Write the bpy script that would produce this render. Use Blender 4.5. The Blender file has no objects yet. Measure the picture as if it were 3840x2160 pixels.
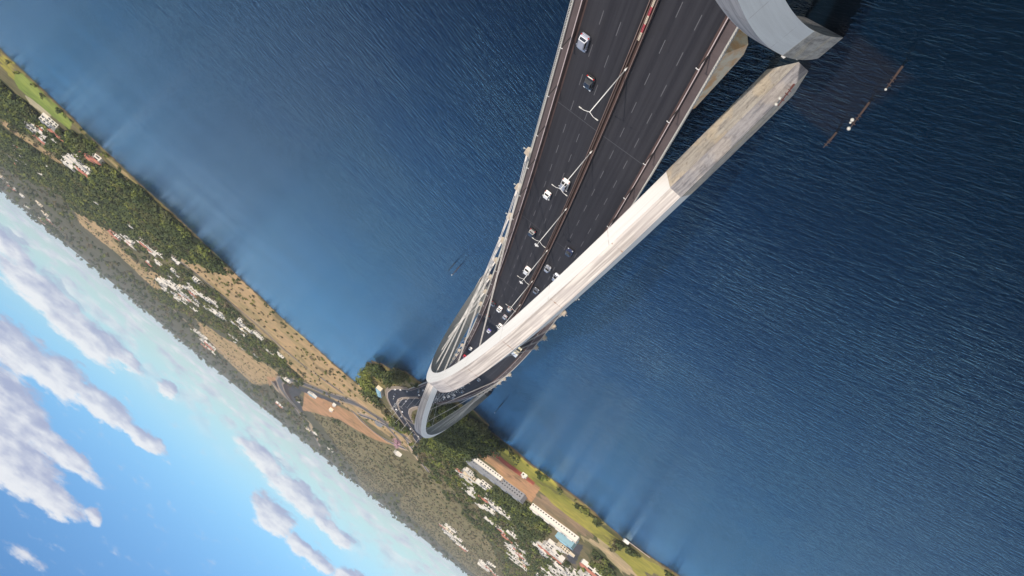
import bpy, math, random
import numpy as np
from mathutils import Vector, Matrix
R = math.radians
rng = random.Random(7)
nr = np.random.RandomState(11)

# ------------------------------------------------------------------ camera, world, sun, exposure
scene = bpy.context.scene
CP, CR = 0.269885521552433, -2.4565754418922965
fw = Vector((0, math.cos(CP), -math.sin(CP)))
up0 = Vector((0, math.sin(CP), math.cos(CP)))
rt0 = Vector((1, 0, 0))
cx = rt0 * math.cos(CR) + up0 * math.sin(CR)
cy = -rt0 * math.sin(CR) + up0 * math.cos(CR)
cam_d = bpy.data.cameras.new("camera")
cam = bpy.data.objects.new("camera", cam_d)
scene.collection.objects.link(cam)
M = Matrix.Identity(4)
for i in range(3):
    M[i][0] = cx[i]; M[i][1] = cy[i]; M[i][2] = -fw[i]
M[0][3], M[1][3], M[2][3] = 0, 0, 105
cam.matrix_world = M
cam_d.sensor_width = 36
cam_d.lens = 36 * 3400 / 3840
cam_d.clip_start = 0.5
cam_d.clip_end = 40000
scene.camera = cam

SUN_EL = R(34)
SUN_AZ = R(162)                           # clockwise from +Y
sun_dir = Vector((math.sin(SUN_AZ) * math.cos(SUN_EL), math.cos(SUN_AZ) * math.cos(SUN_EL), math.sin(SUN_EL)))
sd = bpy.data.lights.new("sun", 'SUN')
sd.energy = 4.8; sd.angle = R(0.55); sd.color = (1.0, 0.90, 0.79)
so = bpy.data.objects.new("sun", sd); scene.collection.objects.link(so)
so.rotation_euler = (-sun_dir).to_track_quat('-Z', 'Y').to_euler()
so.location = (200, -100, 300)

world = bpy.data.worlds.new("World"); scene.world = world
world.use_nodes = True
wt = world.node_tree
for n in list(wt.nodes): wt.nodes.remove(n)

class NT:
    def __init__(s, t): s.t = t
    def n(s, typ, **k):
        nd = s.t.nodes.new(typ)
        for a, b in k.items(): setattr(nd, a, b)
        return nd
    def l(s, a, b): s.t.links.new(a, b)
    def put(s, sock, v):
        if isinstance(v, bpy.types.NodeSocket): s.l(v, sock)
        elif v is not None: sock.default_value = v
    def m(s, op, a, b=None, c=None, clamp=False):
        nd = s.n('ShaderNodeMath', operation=op); nd.use_clamp = clamp
        s.put(nd.inputs[0], a); s.put(nd.inputs[1], b); s.put(nd.inputs[2], c)
        return nd.outputs[0]
    def vm(s, op, a, b=None, scale=None):
        nd = s.n('ShaderNodeVectorMath', operation=op)
        s.put(nd.inputs[0], a); s.put(nd.inputs[1], b)
        if scale is not None: s.put(nd.inputs['Scale'], scale)
        return nd.outputs[0]
    def noise(s, vec, scale, detail=4, rough=.55, dist=0, lac=2.0, col=False):
        nd = s.n('ShaderNodeTexNoise'); s.put(nd.inputs['Vector'], vec)
        nd.inputs['Scale'].default_value = scale; nd.inputs['Detail'].default_value = detail
        nd.inputs['Roughness'].default_value = rough; nd.inputs['Distortion'].default_value = dist
        return nd.outputs[1 if col else 0]
    def ramp(s, f, stops, interp='LINEAR'):
        nd = s.n('ShaderNodeValToRGB'); s.put(nd.inputs[0], f); cr = nd.color_ramp; cr.interpolation = interp
        while len(cr.elements) < len(stops): cr.elements.new(.5)
        for e, (p_, c_) in zip(cr.elements, stops):
            e.position = p_; e.color = (*c_, 1) if len(c_) == 3 else c_
        return nd.outputs[0]
    def mix(s, f, a, b, mode='MIX'):
        nd = s.n('ShaderNodeMix', data_type='RGBA', blend_type=mode)
        s.put(nd.inputs[0], f)
        for sk, v in ((nd.inputs[6], a), (nd.inputs[7], b)):
            if isinstance(v, (tuple, list)): v = (*v, 1) if len(v) == 3 else v
            s.put(sk, v)
        return nd.outputs[2]
    def sm(s, x, a, b):
        nd = s.n('ShaderNodeMapRange', interpolation_type='SMOOTHSTEP')
        s.put(nd.inputs[0], x); s.put(nd.inputs[1], a); s.put(nd.inputs[2], b)
        nd.inputs[3].default_value = 0; nd.inputs[4].default_value = 1
        return nd.outputs[0]
    def aniso(s, v, ang, el):
        nd = s.n('ShaderNodeMapping'); nd.vector_type = 'TEXTURE'; s.put(nd.inputs[0], v)
        nd.inputs['Rotation'].default_value = (0, 0, ang); nd.inputs['Scale'].default_value = (el, 1, 1)
        return nd.outputs[0]
    def ridge(s, x, p=1.6):
        return s.m('POWER', s.m('SUBTRACT', 1.0, s.m('ABSOLUTE', s.m('MULTIPLY_ADD', x, 4.0, -2.0)), clamp=True), p)
    def mapping(s, v, sc, rot=(0, 0, 0)):
        nd = s.n('ShaderNodeMapping'); s.put(nd.inputs[0], v)
        nd.inputs['Scale'].default_value = sc; nd.inputs['Rotation'].default_value = rot
        return nd.outputs[0]

w = NT(wt)
sky = w.n('ShaderNodeTexSky'); sky.sky_type = 'NISHITA'; sky.sun_disc = False
sky.sun_elevation = SUN_EL; sky.sun_rotation = SUN_AZ
sky.altitude = 1000; sky.air_density = 1.0; sky.dust_density = 0.6; sky.ozone_density = 2.2
tc = w.n('ShaderNodeTexCoord')
dirv = tc.outputs['Generated']
sp = w.n('ShaderNodeSeparateXYZ'); w.l(dirv, sp.inputs[0])
az = w.m('MULTIPLY', w.m('ARCTAN2', sp.outputs[0], sp.outputs[1]), 57.2958)
el = w.m('MULTIPLY', w.m('ARCSINE', sp.outputs[2]), 57.2958)
comb = w.n('ShaderNodeCombineXYZ'); w.l(az, comb.inputs[0]); w.l(w.m('MULTIPLY', el, 2.4), comb.inputs[1])
cv = comb.outputs[0]
wob = w.noise(cv, .55, 5, .62)
wob2 = w.noise(w.vm('ADD', cv, (31, 7, 3)), .28, 3, .5)
az2 = w.m('ADD', az, w.m('MULTIPLY', w.m('SUBTRACT', wob2, .5), 3.0))
el2 = w.m('ADD', el, w.m('MULTIPLY', w.m('SUBTRACT', wob, .5), 1.1))
CL = [(24.5,1.9,2.4,.55,1),(21,2.7,2.3,.9,1),(17.6,3.0,2.8,.85,1),(14.7,2.7,1.3,.4,.8),
      (19.8,6.0,2.4,1.1,1),(16.8,5.6,1.9,1.0,1),(14.2,5.5,2.0,.65,1),(11.4,5.5,1.9,.45,1),
      (18.8,8.7,3.6,1.7,1.1),(14.6,8.7,3.4,.6,1),(16.6,10.5,3.6,1.45,1.1),(13.2,10.8,2.3,.75,1),
      (11.8,2.6,.7,.35,.9),(10.3,10.4,.55,.45,.8),(11.6,13.9,1.3,.4,.45),(24,9.4,3.5,2.0,1),
      (5.2,2.2,1.9,.5,.9),(2,2.6,2.4,.65,1),(-1,2.9,1.5,.4,.9),(2.4,4.4,1.5,.8,1),(-.8,4.8,1.8,.5,1),(-3.8,4.4,1.3,.6,1),
      (-9,3.4,3,.9,1),(-16,5.6,3.2,1.2,1),(33,5,4,1.6,1),(44,8,6,2,1),(-30,7,6,1.6,1)]
mx = None; wsum = None; tsum = None
for (a, e, ra, re, st) in CL:
    u_ = w.m('DIVIDE', w.m('SUBTRACT', az2, a), ra); v_ = w.m('DIVIDE', w.m('SUBTRACT', el2, e), re)
    d = w.m('ADD', w.m('MULTIPLY', u_, u_), w.m('MULTIPLY', v_, v_))
    k = w.m('MULTIPLY', w.m('SUBTRACT', 1.0, w.m('MULTIPLY', d, .6), clamp=True), st)
    mx = k if mx is None else w.m('MAXIMUM', mx, k)
    kt = w.m('MULTIPLY', k, v_)
    wsum = k if wsum is None else w.m('ADD', wsum, k)
    tsum = kt if tsum is None else w.m('ADD', tsum, kt)
tshade = w.m('DIVIDE', tsum, w.m('ADD', wsum, .05))
fine = w.noise(cv, .7, 10, .62)
body = w.m('ADD', w.m('MULTIPLY', mx, 1.25), w.m('MULTIPLY', w.m('SUBTRACT', fine, .5), 1.75))
dens = w.sm(body, .10, .78)
# thin streaks of cumulus seen edge-on low over the horizon
lowv = w.n('ShaderNodeCombineXYZ'); w.l(az, lowv.inputs[0]); w.l(w.m('MULTIPLY', w.m('LOGARITHM', w.m('ADD', w.m('MAXIMUM', el, 0), .25), 2.718), 4.5), lowv.inputs[1])
ln = w.noise(lowv.outputs[0], .52, 6, .6)
lowd = w.m('MULTIPLY', w.sm(ln, .42, .62), w.m('MULTIPLY', w.sm(el, 4.2, .8), .80))
dens2 = w.m('MAXIMUM', dens, lowd)
dens2 = w.m('MULTIPLY', dens2, w.sm(el, -.2, .25))
shn = w.noise(w.vm('ADD', cv, (-.25, .35, 0)), .8, 5, .5)
lit = w.sm(w.m('ADD', w.m('MULTIPLY', tshade, .75), w.m('MULTIPLY', w.m('SUBTRACT', shn, .5), 1.9)), -.75, .6)
ccol = w.mix(lit, (2.9, 3.2, 4.4), (6.0, 6.1, 6.3))
hz = w.sm(el, 6.0, -1.5)
skyc = w.mix(1.0, sky.outputs[0], (.46, .65, .80), 'MULTIPLY')
skyc = w.mix(w.m('MULTIPLY', hz, .55), skyc, (3.9, 4.6, 5.05))
bgc = w.mix(w.m('MULTIPLY', dens2, .93), skyc, ccol)
# bright broken cumulus added in the unseen sky behind the viewer, for fill light
sv = w.n('ShaderNodeCombineXYZ'); zz = w.m('ADD', w.m('MAXIMUM', sp.outputs[2], 0), .12)
w.l(w.m('DIVIDE', sp.outputs[0], zz), sv.inputs[0]); w.l(w.m('DIVIDE', sp.outputs[1], zz), sv.inputs[1])
bk = w.m('MULTIPLY', w.sm(w.noise(sv.outputs[0], .9, 7, .58), .36, .52), w.m('MULTIPLY', w.sm(w.m('ABSOLUTE', az), 62, 92), w.sm(el, .5, 6)))
bgc = w.mix(w.m('MULTIPLY', bk, .92), bgc, (8.2, 8.0, 7.8))
bg = w.n('ShaderNodeBackground'); bg.inputs['Strength'].default_value = .14
w.l(bgc, bg.inputs[0])
wo = w.n('ShaderNodeOutputWorld'); w.l(bg.outputs[0], wo.inputs[0])

scene.view_settings.view_transform = 'Standard'
scene.view_settings.look = 'None'
scene.view_settings.exposure = 0.05
scene.view_settings.gamma = 1
scene.render.engine = 'CYCLES'
scene.render.resolution_x = 1024; scene.render.resolution_y = 576
scene.cycles.max_bounces = 6
scene.cycles.volume_bounces = 0

# ------------------------------------------------------------------ helpers
def link(o): scene.collection.objects.link(o); return o

def mat(name, build):
    m = bpy.data.materials.new(name); m.use_nodes = True
    t = NT(m.node_tree); b = m.node_tree.nodes['Principled BSDF']
    build(t, b); return m

def simple(name, col, rough=.6, var=.15, scale=1.0, metal=0.0, spec=.5, bump=0, coat=0):
    def f(t, b):
        tc = t.n('ShaderNodeTexCoord'); n = t.noise(tc.outputs['Object'], scale, 5, .6)
        c = t.mix(n, tuple(c_ * (1 - var) for c_ in col), tuple(min(1, c_ * (1 + var)) for c_ in col))
        t.l(c, b.inputs['Base Color']); b.inputs['Roughness'].default_value = rough
        b.inputs['Metallic'].default_value = metal; b.inputs['Specular IOR Level'].default_value = spec
        if coat: b.inputs['Coat Weight'].default_value = coat; b.inputs['Coat Roughness'].default_value = .05
        if bump:
            bn = t.n('ShaderNodeBump'); bn.inputs['Strength'].default_value = bump; t.l(n, bn.inputs['Height']); t.l(bn.outputs[0], b.inputs['Normal'])
    return mat(name, f)

class MB:
    def __init__(s): s.v = []; s.f = []; s.m = []; s.uv = {}
    def add(s, vs, fs, mi=0):
        o = len(s.v); s.v += [tuple(v) for v in vs]
        for f in fs: s.f.append(tuple(i + o for i in f)); s.m.append(mi)
    def box(s, c, d, rz=0, mi=0, top=None, M=None):
        x, y, z = d[0] / 2, d[1] / 2, d[2] / 2
        tx, ty = (top if top else (1, 1))
        vs = [(-x, -y, -z), (x, -y, -z), (x, y, -z), (-x, y, -z), (-x * tx, -y * ty, z), (x * tx, -y * ty, z), (x * tx, y * ty, z), (-x * tx, y * ty, z)]
        if M is None:
            ca, sa = math.cos(rz), math.sin(rz)
            vs = [(c[0] + a * ca - b * sa, c[1] + a * sa + b * ca, c[2] + e) for a, b, e in vs]
        else: vs = [M @ Vector((a + c[0], b + c[1], e + c[2])) for a, b, e in vs]
        s.add(vs, [(3, 2, 1, 0), (4, 5, 6, 7), (0, 1, 5, 4), (1, 2, 6, 5), (2, 3, 7, 6), (3, 0, 4, 7)], mi)
    def tube(s, p0, p1, r0, r1=None, n=6, mi=0, caps=True):
        p0 = Vector(p0); p1 = Vector(p1); r1 = r0 if r1 is None else r1
        d = (p1 - p0).normalized(); a = d.orthogonal().normalized(); b = d.cross(a)
        vs = []
        for p, r in ((p0, r0), (p1, r1)):
            for i in range(n):
                t = 2 * math.pi * i / n; vs.append(p + a * math.cos(t) * r + b * math.sin(t) * r)
        fs = [(i, (i + 1) % n, n + (i + 1) % n, n + i) for i in range(n)]
        if caps: fs += [tuple(range(n - 1, -1, -1)), tuple(range(n, 2 * n))]
        s.add(vs, fs, mi)
    def loft(s, rings, mi=0, closed=True, caps=True):
        n = len(rings[0]); vs = [v for r in rings for v in r]; fs = []
        for k in range(len(rings) - 1):
            for i in range(n if closed else n - 1):
                j = (i + 1) % n; fs.append((k * n + i, k * n + j, (k + 1) * n + j, (k + 1) * n + i))
        if caps: fs += [tuple(range(n - 1, -1, -1)), tuple(range((len(rings) - 1) * n, len(rings) * n))]
        s.add(vs, fs, mi)
    def disc(s, c, r, h, n=12, mi=0):
        s.tube(Vector(c) - Vector((0, 0, h / 2)), Vector(c) + Vector((0, 0, h / 2)), r, r, n, mi)
    def ball(s, c, r, mi=0, seg=8, rings=5):
        vs = [(c[0], c[1], c[2] - r)]
        for k in range(1, rings):
            ph = -math.pi / 2 + math.pi * k / rings
            for i in range(seg):
                t = 2 * math.pi * i / seg; vs.append((c[0] + r * math.cos(ph) * math.cos(t), c[1] + r * math.cos(ph) * math.sin(t), c[2] + r * math.sin(ph)))
        vs.append((c[0], c[1], c[2] + r)); fs = []
        for i in range(seg): fs.append((0, 1 + (i + 1) % seg, 1 + i))
        for k in range(rings - 2):
            for i in range(seg):
                a = 1 + k * seg + i; b = 1 + k * seg + (i + 1) % seg; fs.append((a, b, b + seg, a + seg))
        o = 1 + (rings - 2) * seg
        for i in range(seg): fs.append((o + i, o + (i + 1) % seg, len(vs) - 1))
        s.add(vs, fs, mi)
    def mesh(s, name, mats, smooth=False):
        me = bpy.data.meshes.new(name)
        me.from_pydata(s.v, [], s.f); me.update()
        for m in (mats if isinstance(mats, (list, tuple)) else [mats]): me.materials.append(m)
        if any(s.m): me.polygons.foreach_set('material_index', s.m)
        if smooth: me.polygons.foreach_set('use_smooth', [True] * len(s.f))
        return me
    def build(s, name, mats, parent=None, smooth=False, loc=None):
        o = bpy.data.objects.new(name, s.mesh(name, mats, smooth)); link(o)
        if parent is not None: o.parent = parent
        if loc is not None: o.location = loc
        return o

def tag(o, label=None, cat=None, group=None, kind=None):
    if label: o['label'] = label
    if cat: o['category'] = cat
    if group: o['group'] = group
    if kind: o['kind'] = kind
    return o
def empty(name, loc=(0, 0, 0), rz=0):
    o = bpy.data.objects.new(name, None); link(o); o.location = loc; o.rotation_euler = (0, 0, rz); o.empty_display_size = 1
    return o
def child(name, me, parent):
    o = bpy.data.objects.new(name, me); link(o); o.parent = parent; return o
def copy_tree(o, parent=None, loc=None, rz=None, scale=None):
    c = o.copy(); link(c)
    if parent is not None: c.parent = parent
    if loc is not None: c.location = loc
    if rz is not None: c.rotation_euler = (0, 0, rz)
    if scale is not None: c.scale = scale
    for ch in list(o.children): copy_tree(ch, c)
    return c

# ------------------------------------------------------------------ deck geometry
_g = np.arange(-160, 1300, 1.0)
_a = -0.15088345 + .284704434e-3 * _g - .0177980397e-6 * _g * _g
_X = np.concatenate([[0], np.cumsum(np.sin((_a[1:] + _a[:-1]) / 2))]); _Y = np.concatenate([[0], np.cumsum(np.cos((_a[1:] + _a[:-1]) / 2))])
_i0 = 160
_X = _X - _X[_i0] + 27.20091246; _Y = _Y - _Y[_i0]
def deck_z(s):
    s = max(s, -160)
    z = 105 - 89.8178083 + .07447544186 * s - .199634334e-3 * s * s + .1108162e-6 * s ** 3
    if s > 600: z = math.log(math.exp(z / .5) + math.exp(3.1 / .5)) * .5
    return z
def heading(s): return float(np.interp(s, _g, _a))
def D(s, t, z=0.0):
    a = heading(s); x = float(np.interp(s, _g, _X)); y = float(np.interp(s, _g, _Y))
    return Vector((x + t * math.cos(a), y - t * math.sin(a), deck_z(s) + z))
# ------------------------------------------------------------------ terrain
LAND = np.array([[2600,-400],[1500,300],[900,640],[620,820],[532,885],[519,897],[503,912],[482,933],[465,948],[454,979],[437,994],[415,1017],[401,1037],[381,1044],[355,1058],[330,1082],[313,1108],[292,1118],[283,1140],[271,1160],[241,1178],[225,1200],[201,1230],[166,1236],[126,1260],[90,1272],[60,1262],[42,1238],[52,1226],[68,1222],[72,1122],[68,977],[62,926],[50,899],[40,891],[37,848],[26,832],[11,826],[-15,790],[-36,744],[-57,757],[-64,780],[-89,774],[-109,779],[-135,765],[-166,758],[-189,770],[-210,775],[-253,734],[-330,728],[-450,735],[-700,690],[-1500,800],[-3500,500],[-9000,2000],[-9000,16000],[9000,16000],[9000,-3000]], float)
def sdist(x, y, P=LAND):
    x = np.asarray(x, float).ravel(); y = np.asarray(y, float).ravel()
    d = np.full(x.shape, 1e18); ins = np.zeros(x.shape, bool)
    for i in range(len(P)):
        a = P[i]; b = P[(i + 1) % len(P)]; e = b - a; L = e @ e
        t = np.clip(((x - a[0]) * e[0] + (y - a[1]) * e[1]) / L, 0, 1)
        d = np.minimum(d, (x - a[0] - t * e[0]) ** 2 + (y - a[1] - t * e[1]) ** 2)
        if a[1] != b[1]:
            ins ^= ((a[1] > y) != (b[1] > y)) & (x < (b[0] - a[0]) * (y - a[1]) / (b[1] - a[1]) + a[0])
    return np.where(ins, 1, -1) * np.sqrt(d)
def inpoly(x, y, P):
    P = np.asarray(P, float); ins = np.zeros(x.shape, bool)
    for i in range(len(P)):
        a = P[i]; b = P[(i + 1) % len(P)]
        if a[1] != b[1]: ins ^= ((a[1] > y) != (b[1] > y)) & (x < (b[0] - a[0]) * (y - a[1]) / (b[1] - a[1]) + a[0])
    return ins
def TH(x, y):
    s = sdist(x, y); x = np.asarray(x, float).ravel(); y = np.asarray(y, float).ravel()
    s = s + 1.8 * np.sin(x / 11 + y / 7) + 1.4 * np.sin(x / 5 - y / 13) + 1.2 * np.sin(x / 3.1 + y / 4.3)
    k = np.clip(s - 60, 0, None)
    h = np.where(s > 0, np.minimum(s * .22, 2.2), np.maximum(s * .5, -4))
    g = .0205 * k; cap = 102
    g = cap * (1 - np.exp(-(g / cap) - .35 * (g / cap) ** 3))
    n = np.sin(x / 310 + y / 520) + .7 * np.sin(x / 173 - y / 260 + 1.3) + .5 * np.sin(x / 95 + y / 131 + .4)
    n2 = np.sin(x / 820 + .9) + .6 * np.sin(x / 433 + y / 1900)
    return h + g + n * 1.1 * np.clip(k / 700, 0, 2.2) + n2 * 3.2 * np.clip((k - 2500) / 2500, 0, 1)
ZN = {"lawn":[[[534,933],[514,910],[484,940],[471,967],[503,1040],[524,1042],[555,1045],[574,1035],[564,998]]],"yg":[[[533,888],[522,901],[564,998],[574,995],[575,979]],[[-70,811],[-93,783],[-140,775],[-175,774],[-218,791],[-253,744],[-275,902],[-232,867],[-189,869],[-146,872],[-101,865]]],"sand":[[[570,1045],[553,1034],[529,1041],[547,1077],[579,1084]],[[892,2135],[778,1996],[804,2066],[894,2173]]],"dry":[[[804,1470],[780,1490],[706,1451],[624,1364],[660,1449],[736,1515],[824,1573],[855,1579]],[[472,1408],[430,1337],[288,1132],[250,1170],[274,1388],[361,1473],[423,1477],[492,1508]],[[466,1425],[395,1257],[321,1119],[289,1132],[226,1206],[127,1260],[79,1266],[153,1643],[191,1507],[288,1625],[339,1517],[397,1491],[438,1491]],[[920,2195],[782,2008],[768,2124],[780,2350],[509,1891],[834,2828],[909,2613],[983,2620],[1056,2625]],[[621,2581],[524,2537],[392,2294],[260,2214],[622,4159],[814,3661]],[[165,1270],[117,1256],[56,1258],[29,1259],[8,1340],[-25,1317],[-28,1560],[67,1674],[114,1719],[192,1862],[241,1824],[253,1621]],[[459,1039],[435,1008],[401,1038],[414,1060],[446,1035]]],"red":[[[393,2738],[252,2104],[275,2302],[369,2716],[425,3169]],[[276,3015],[219,2144],[182,2013],[114,1799],[72,1686],[17,1739],[-17,1681],[25,1918],[60,2021],[99,2124],[117,2148],[177,2489]],[[-70,895],[-74,863],[-99,859],[-131,848],[-138,847],[-161,975],[-130,993],[-104,950],[-78,967]]],"redtop":[[[-73,878],[-76,865],[-131,843],[-134,866],[-105,883]]],"asph":[[[275,2302],[225,2075],[156,1851],[109,1707],[114,1779],[190,2059],[232,2217],[260,2510],[269,2854],[269,3222],[305,2944],[306,2657]],[[-232,1044],[-233,976],[-297,1219],[-282,1239]]],"dark":[[[378,2783],[337,2554],[260,2184],[302,2553],[305,2944],[378,3138],[385,2946]]],"olive":[[[235,2756],[177,2489],[99,2124],[24,1947],[-18,1701],[-51,1690],[-112,1625],[-146,1421],[-132,8999],[32,4699],[161,3169]],[[-37,1789],[-118,1726],[-236,1914],[-339,1951],[-573,3013],[-983,5998],[-247,4443]]],"brown":[[[-140,853],[-160,822],[-182,821],[-206,876],[-219,943],[-189,970],[-161,956]]],"tan":[[[-225,953],[-209,844],[-224,791],[-257,776],[-282,959],[-236,920]]],"grass":[[[58,1052],[49,970],[38,899],[28,953],[36,1047],[51,1103]]],"Fforest":[[[879,1950],[440,1108],[394,1067],[390,1139],[332,1091],[316,1109],[287,1128],[301,1175],[456,1446],[481,1435],[660,1831],[742,1951],[782,2008],[897,2148],[860,1998]],[[616,1066],[610,1096],[582,1077],[560,1110],[634,1212],[712,1372],[768,1392]],[[525,1076],[454,979],[444,991],[517,1120],[631,1314],[660,1334]],[[463,1075],[403,1039],[936,2055],[1318,2644],[1151,2214],[881,1635],[788,1550],[694,1497],[577,1336]],[[-41,1212],[-18,936],[-21,819],[-31,752],[-42,744],[-58,759],[-80,777],[-83,1130],[-62,1323]],[[-39,1230],[-44,982],[-60,803],[-77,945],[-87,1084],[-72,1195],[-58,1349]],[[-107,1141],[-132,1152],[-134,1011],[-161,986],[-173,982],[-185,1082],[-176,1155],[-153,1158],[-136,1288]],[[-192,1191],[-177,985],[-204,1037],[-248,1294],[-225,1336]]],"Fpark":[[[688,2111],[460,1591],[360,1518],[290,1644],[215,1554],[150,1532],[257,1795],[380,2332],[482,2268],[615,2547],[1011,3468]],[[-63,1328],[-105,1150],[-164,1502],[-131,1546]],[[-175,1259],[-211,1275],[-272,1276],[-316,1202],[-573,3013],[-256,1854]],[[-177,833],[-183,770],[-219,766],[-229,822],[-227,894],[-204,880]],[[-244,1007],[-234,872],[-275,902],[-300,1100]],[[263,1736],[217,1565],[184,1694],[208,1860],[309,2009]]],"H":[[[649,1239],[542,1072],[511,1062],[576,1193],[660,1334],[680,1327]],[[645,1379],[507,1112],[447,1032],[515,1183],[577,1312],[633,1388]],[[1009,1913],[892,1760],[879,1876],[1043,2261],[1158,2366],[1454,2854]],[[740,1960],[476,1446],[471,1509],[558,1735],[750,2085]],[[721,2384],[477,1731],[395,1674],[424,1848],[633,2413],[715,2470]],[[436,1857],[340,1644],[290,1644],[357,1805],[434,1913]],[[644,2165],[489,1792],[396,1677],[489,1981],[627,2400],[734,2469]],[[850,3504],[720,3196],[794,4228],[876,4162]],[[-70,1181],[-106,1109],[-126,1255],[-91,1263]],[[-141,1421],[-125,1095],[-176,1166],[-200,1366],[-187,1463]],[[-224,1574],[-232,1353],[-291,1590],[-329,1853],[-265,1667]],[[-236,1271],[-241,1086],[-279,1216],[-291,1415]],[[-306,1749],[-301,1567],[-413,1987],[-378,2037]],[[-297,1394],[-279,993],[-296,1062],[-417,1905]],[[-305,3012],[-299,2653],[-477,3336],[-496,3689]],[[-519,3297],[-480,2887],[-624,3409],[-601,3666]],[[2287,4947],[1751,4182],[2427,6126],[3476,8302]]]}
PT = {"greybldg":[[-80,1000],[-157,959]],"whiterow":[[-161,975],[-221,950]],"glass":[[-212,998]],"penbuild":[[47,1089]],"caps":[[185,2009],[267,2666],[125,1829],[136,2021],[236,3680],[229,3924],[-30,1733],[204,1625],[25,1508]],"pinkdome":[[-14,1531]],"pit":[[40,1598],[55,1565]],"roads":[[[165,1560],[107,1516]],[[39,1449],[20,1420]],[[105,1577],[96,1557],[82,1497],[53,1460],[31,1482],[3,1412],[-12,1404],[-24,1404],[-49,1556],[-92,1648]],[[84,1670],[58,1742],[29,1742],[6,1720],[-16,1666],[-31,1577]],[[68,1640],[49,1542],[26,1502],[-5,1409]],[[337,2554],[355,2972],[303,3058]],[[378,2783],[378,3050],[314,3092],[273,3137]],[[282,5402],[257,3341],[311,3182]],[[15,1474],[-9,1511],[-19,1536]],[[476,1529],[417,1491],[371,1521],[331,1533],[275,1512],[241,1605],[184,1582]],[[831,3031],[850,3504],[717,3228],[697,3824],[560,3824]],[[324,1647],[288,1625]]]}
ROADS = PT['roads']
COL = dict(lawn=(.19, .235, .055), yg=(.25, .225, .05), sand=(.42, .34, .26), dry=(.335, .235, .13), red=(.36, .205, .115),
           redtop=(.33, .085, .06), asph=(.06, .06, .068), dark=(.055, .038, .034), olive=(.165, .14, .075), brown=(.22, .155, .10),
           tan=(.34, .26, .16), grass=(.19, .15, .06), Fforest=(.035, .045, .02), Fpark=(.075, .075, .034), H=(.13, .105, .07))
ORDER = ['olive', 'Fpark', 'dry', 'Fforest', 'tan', 'brown', 'yg', 'lawn', 'sand', 'red', 'redtop', 'dark', 'asph', 'H', 'grass']

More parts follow.
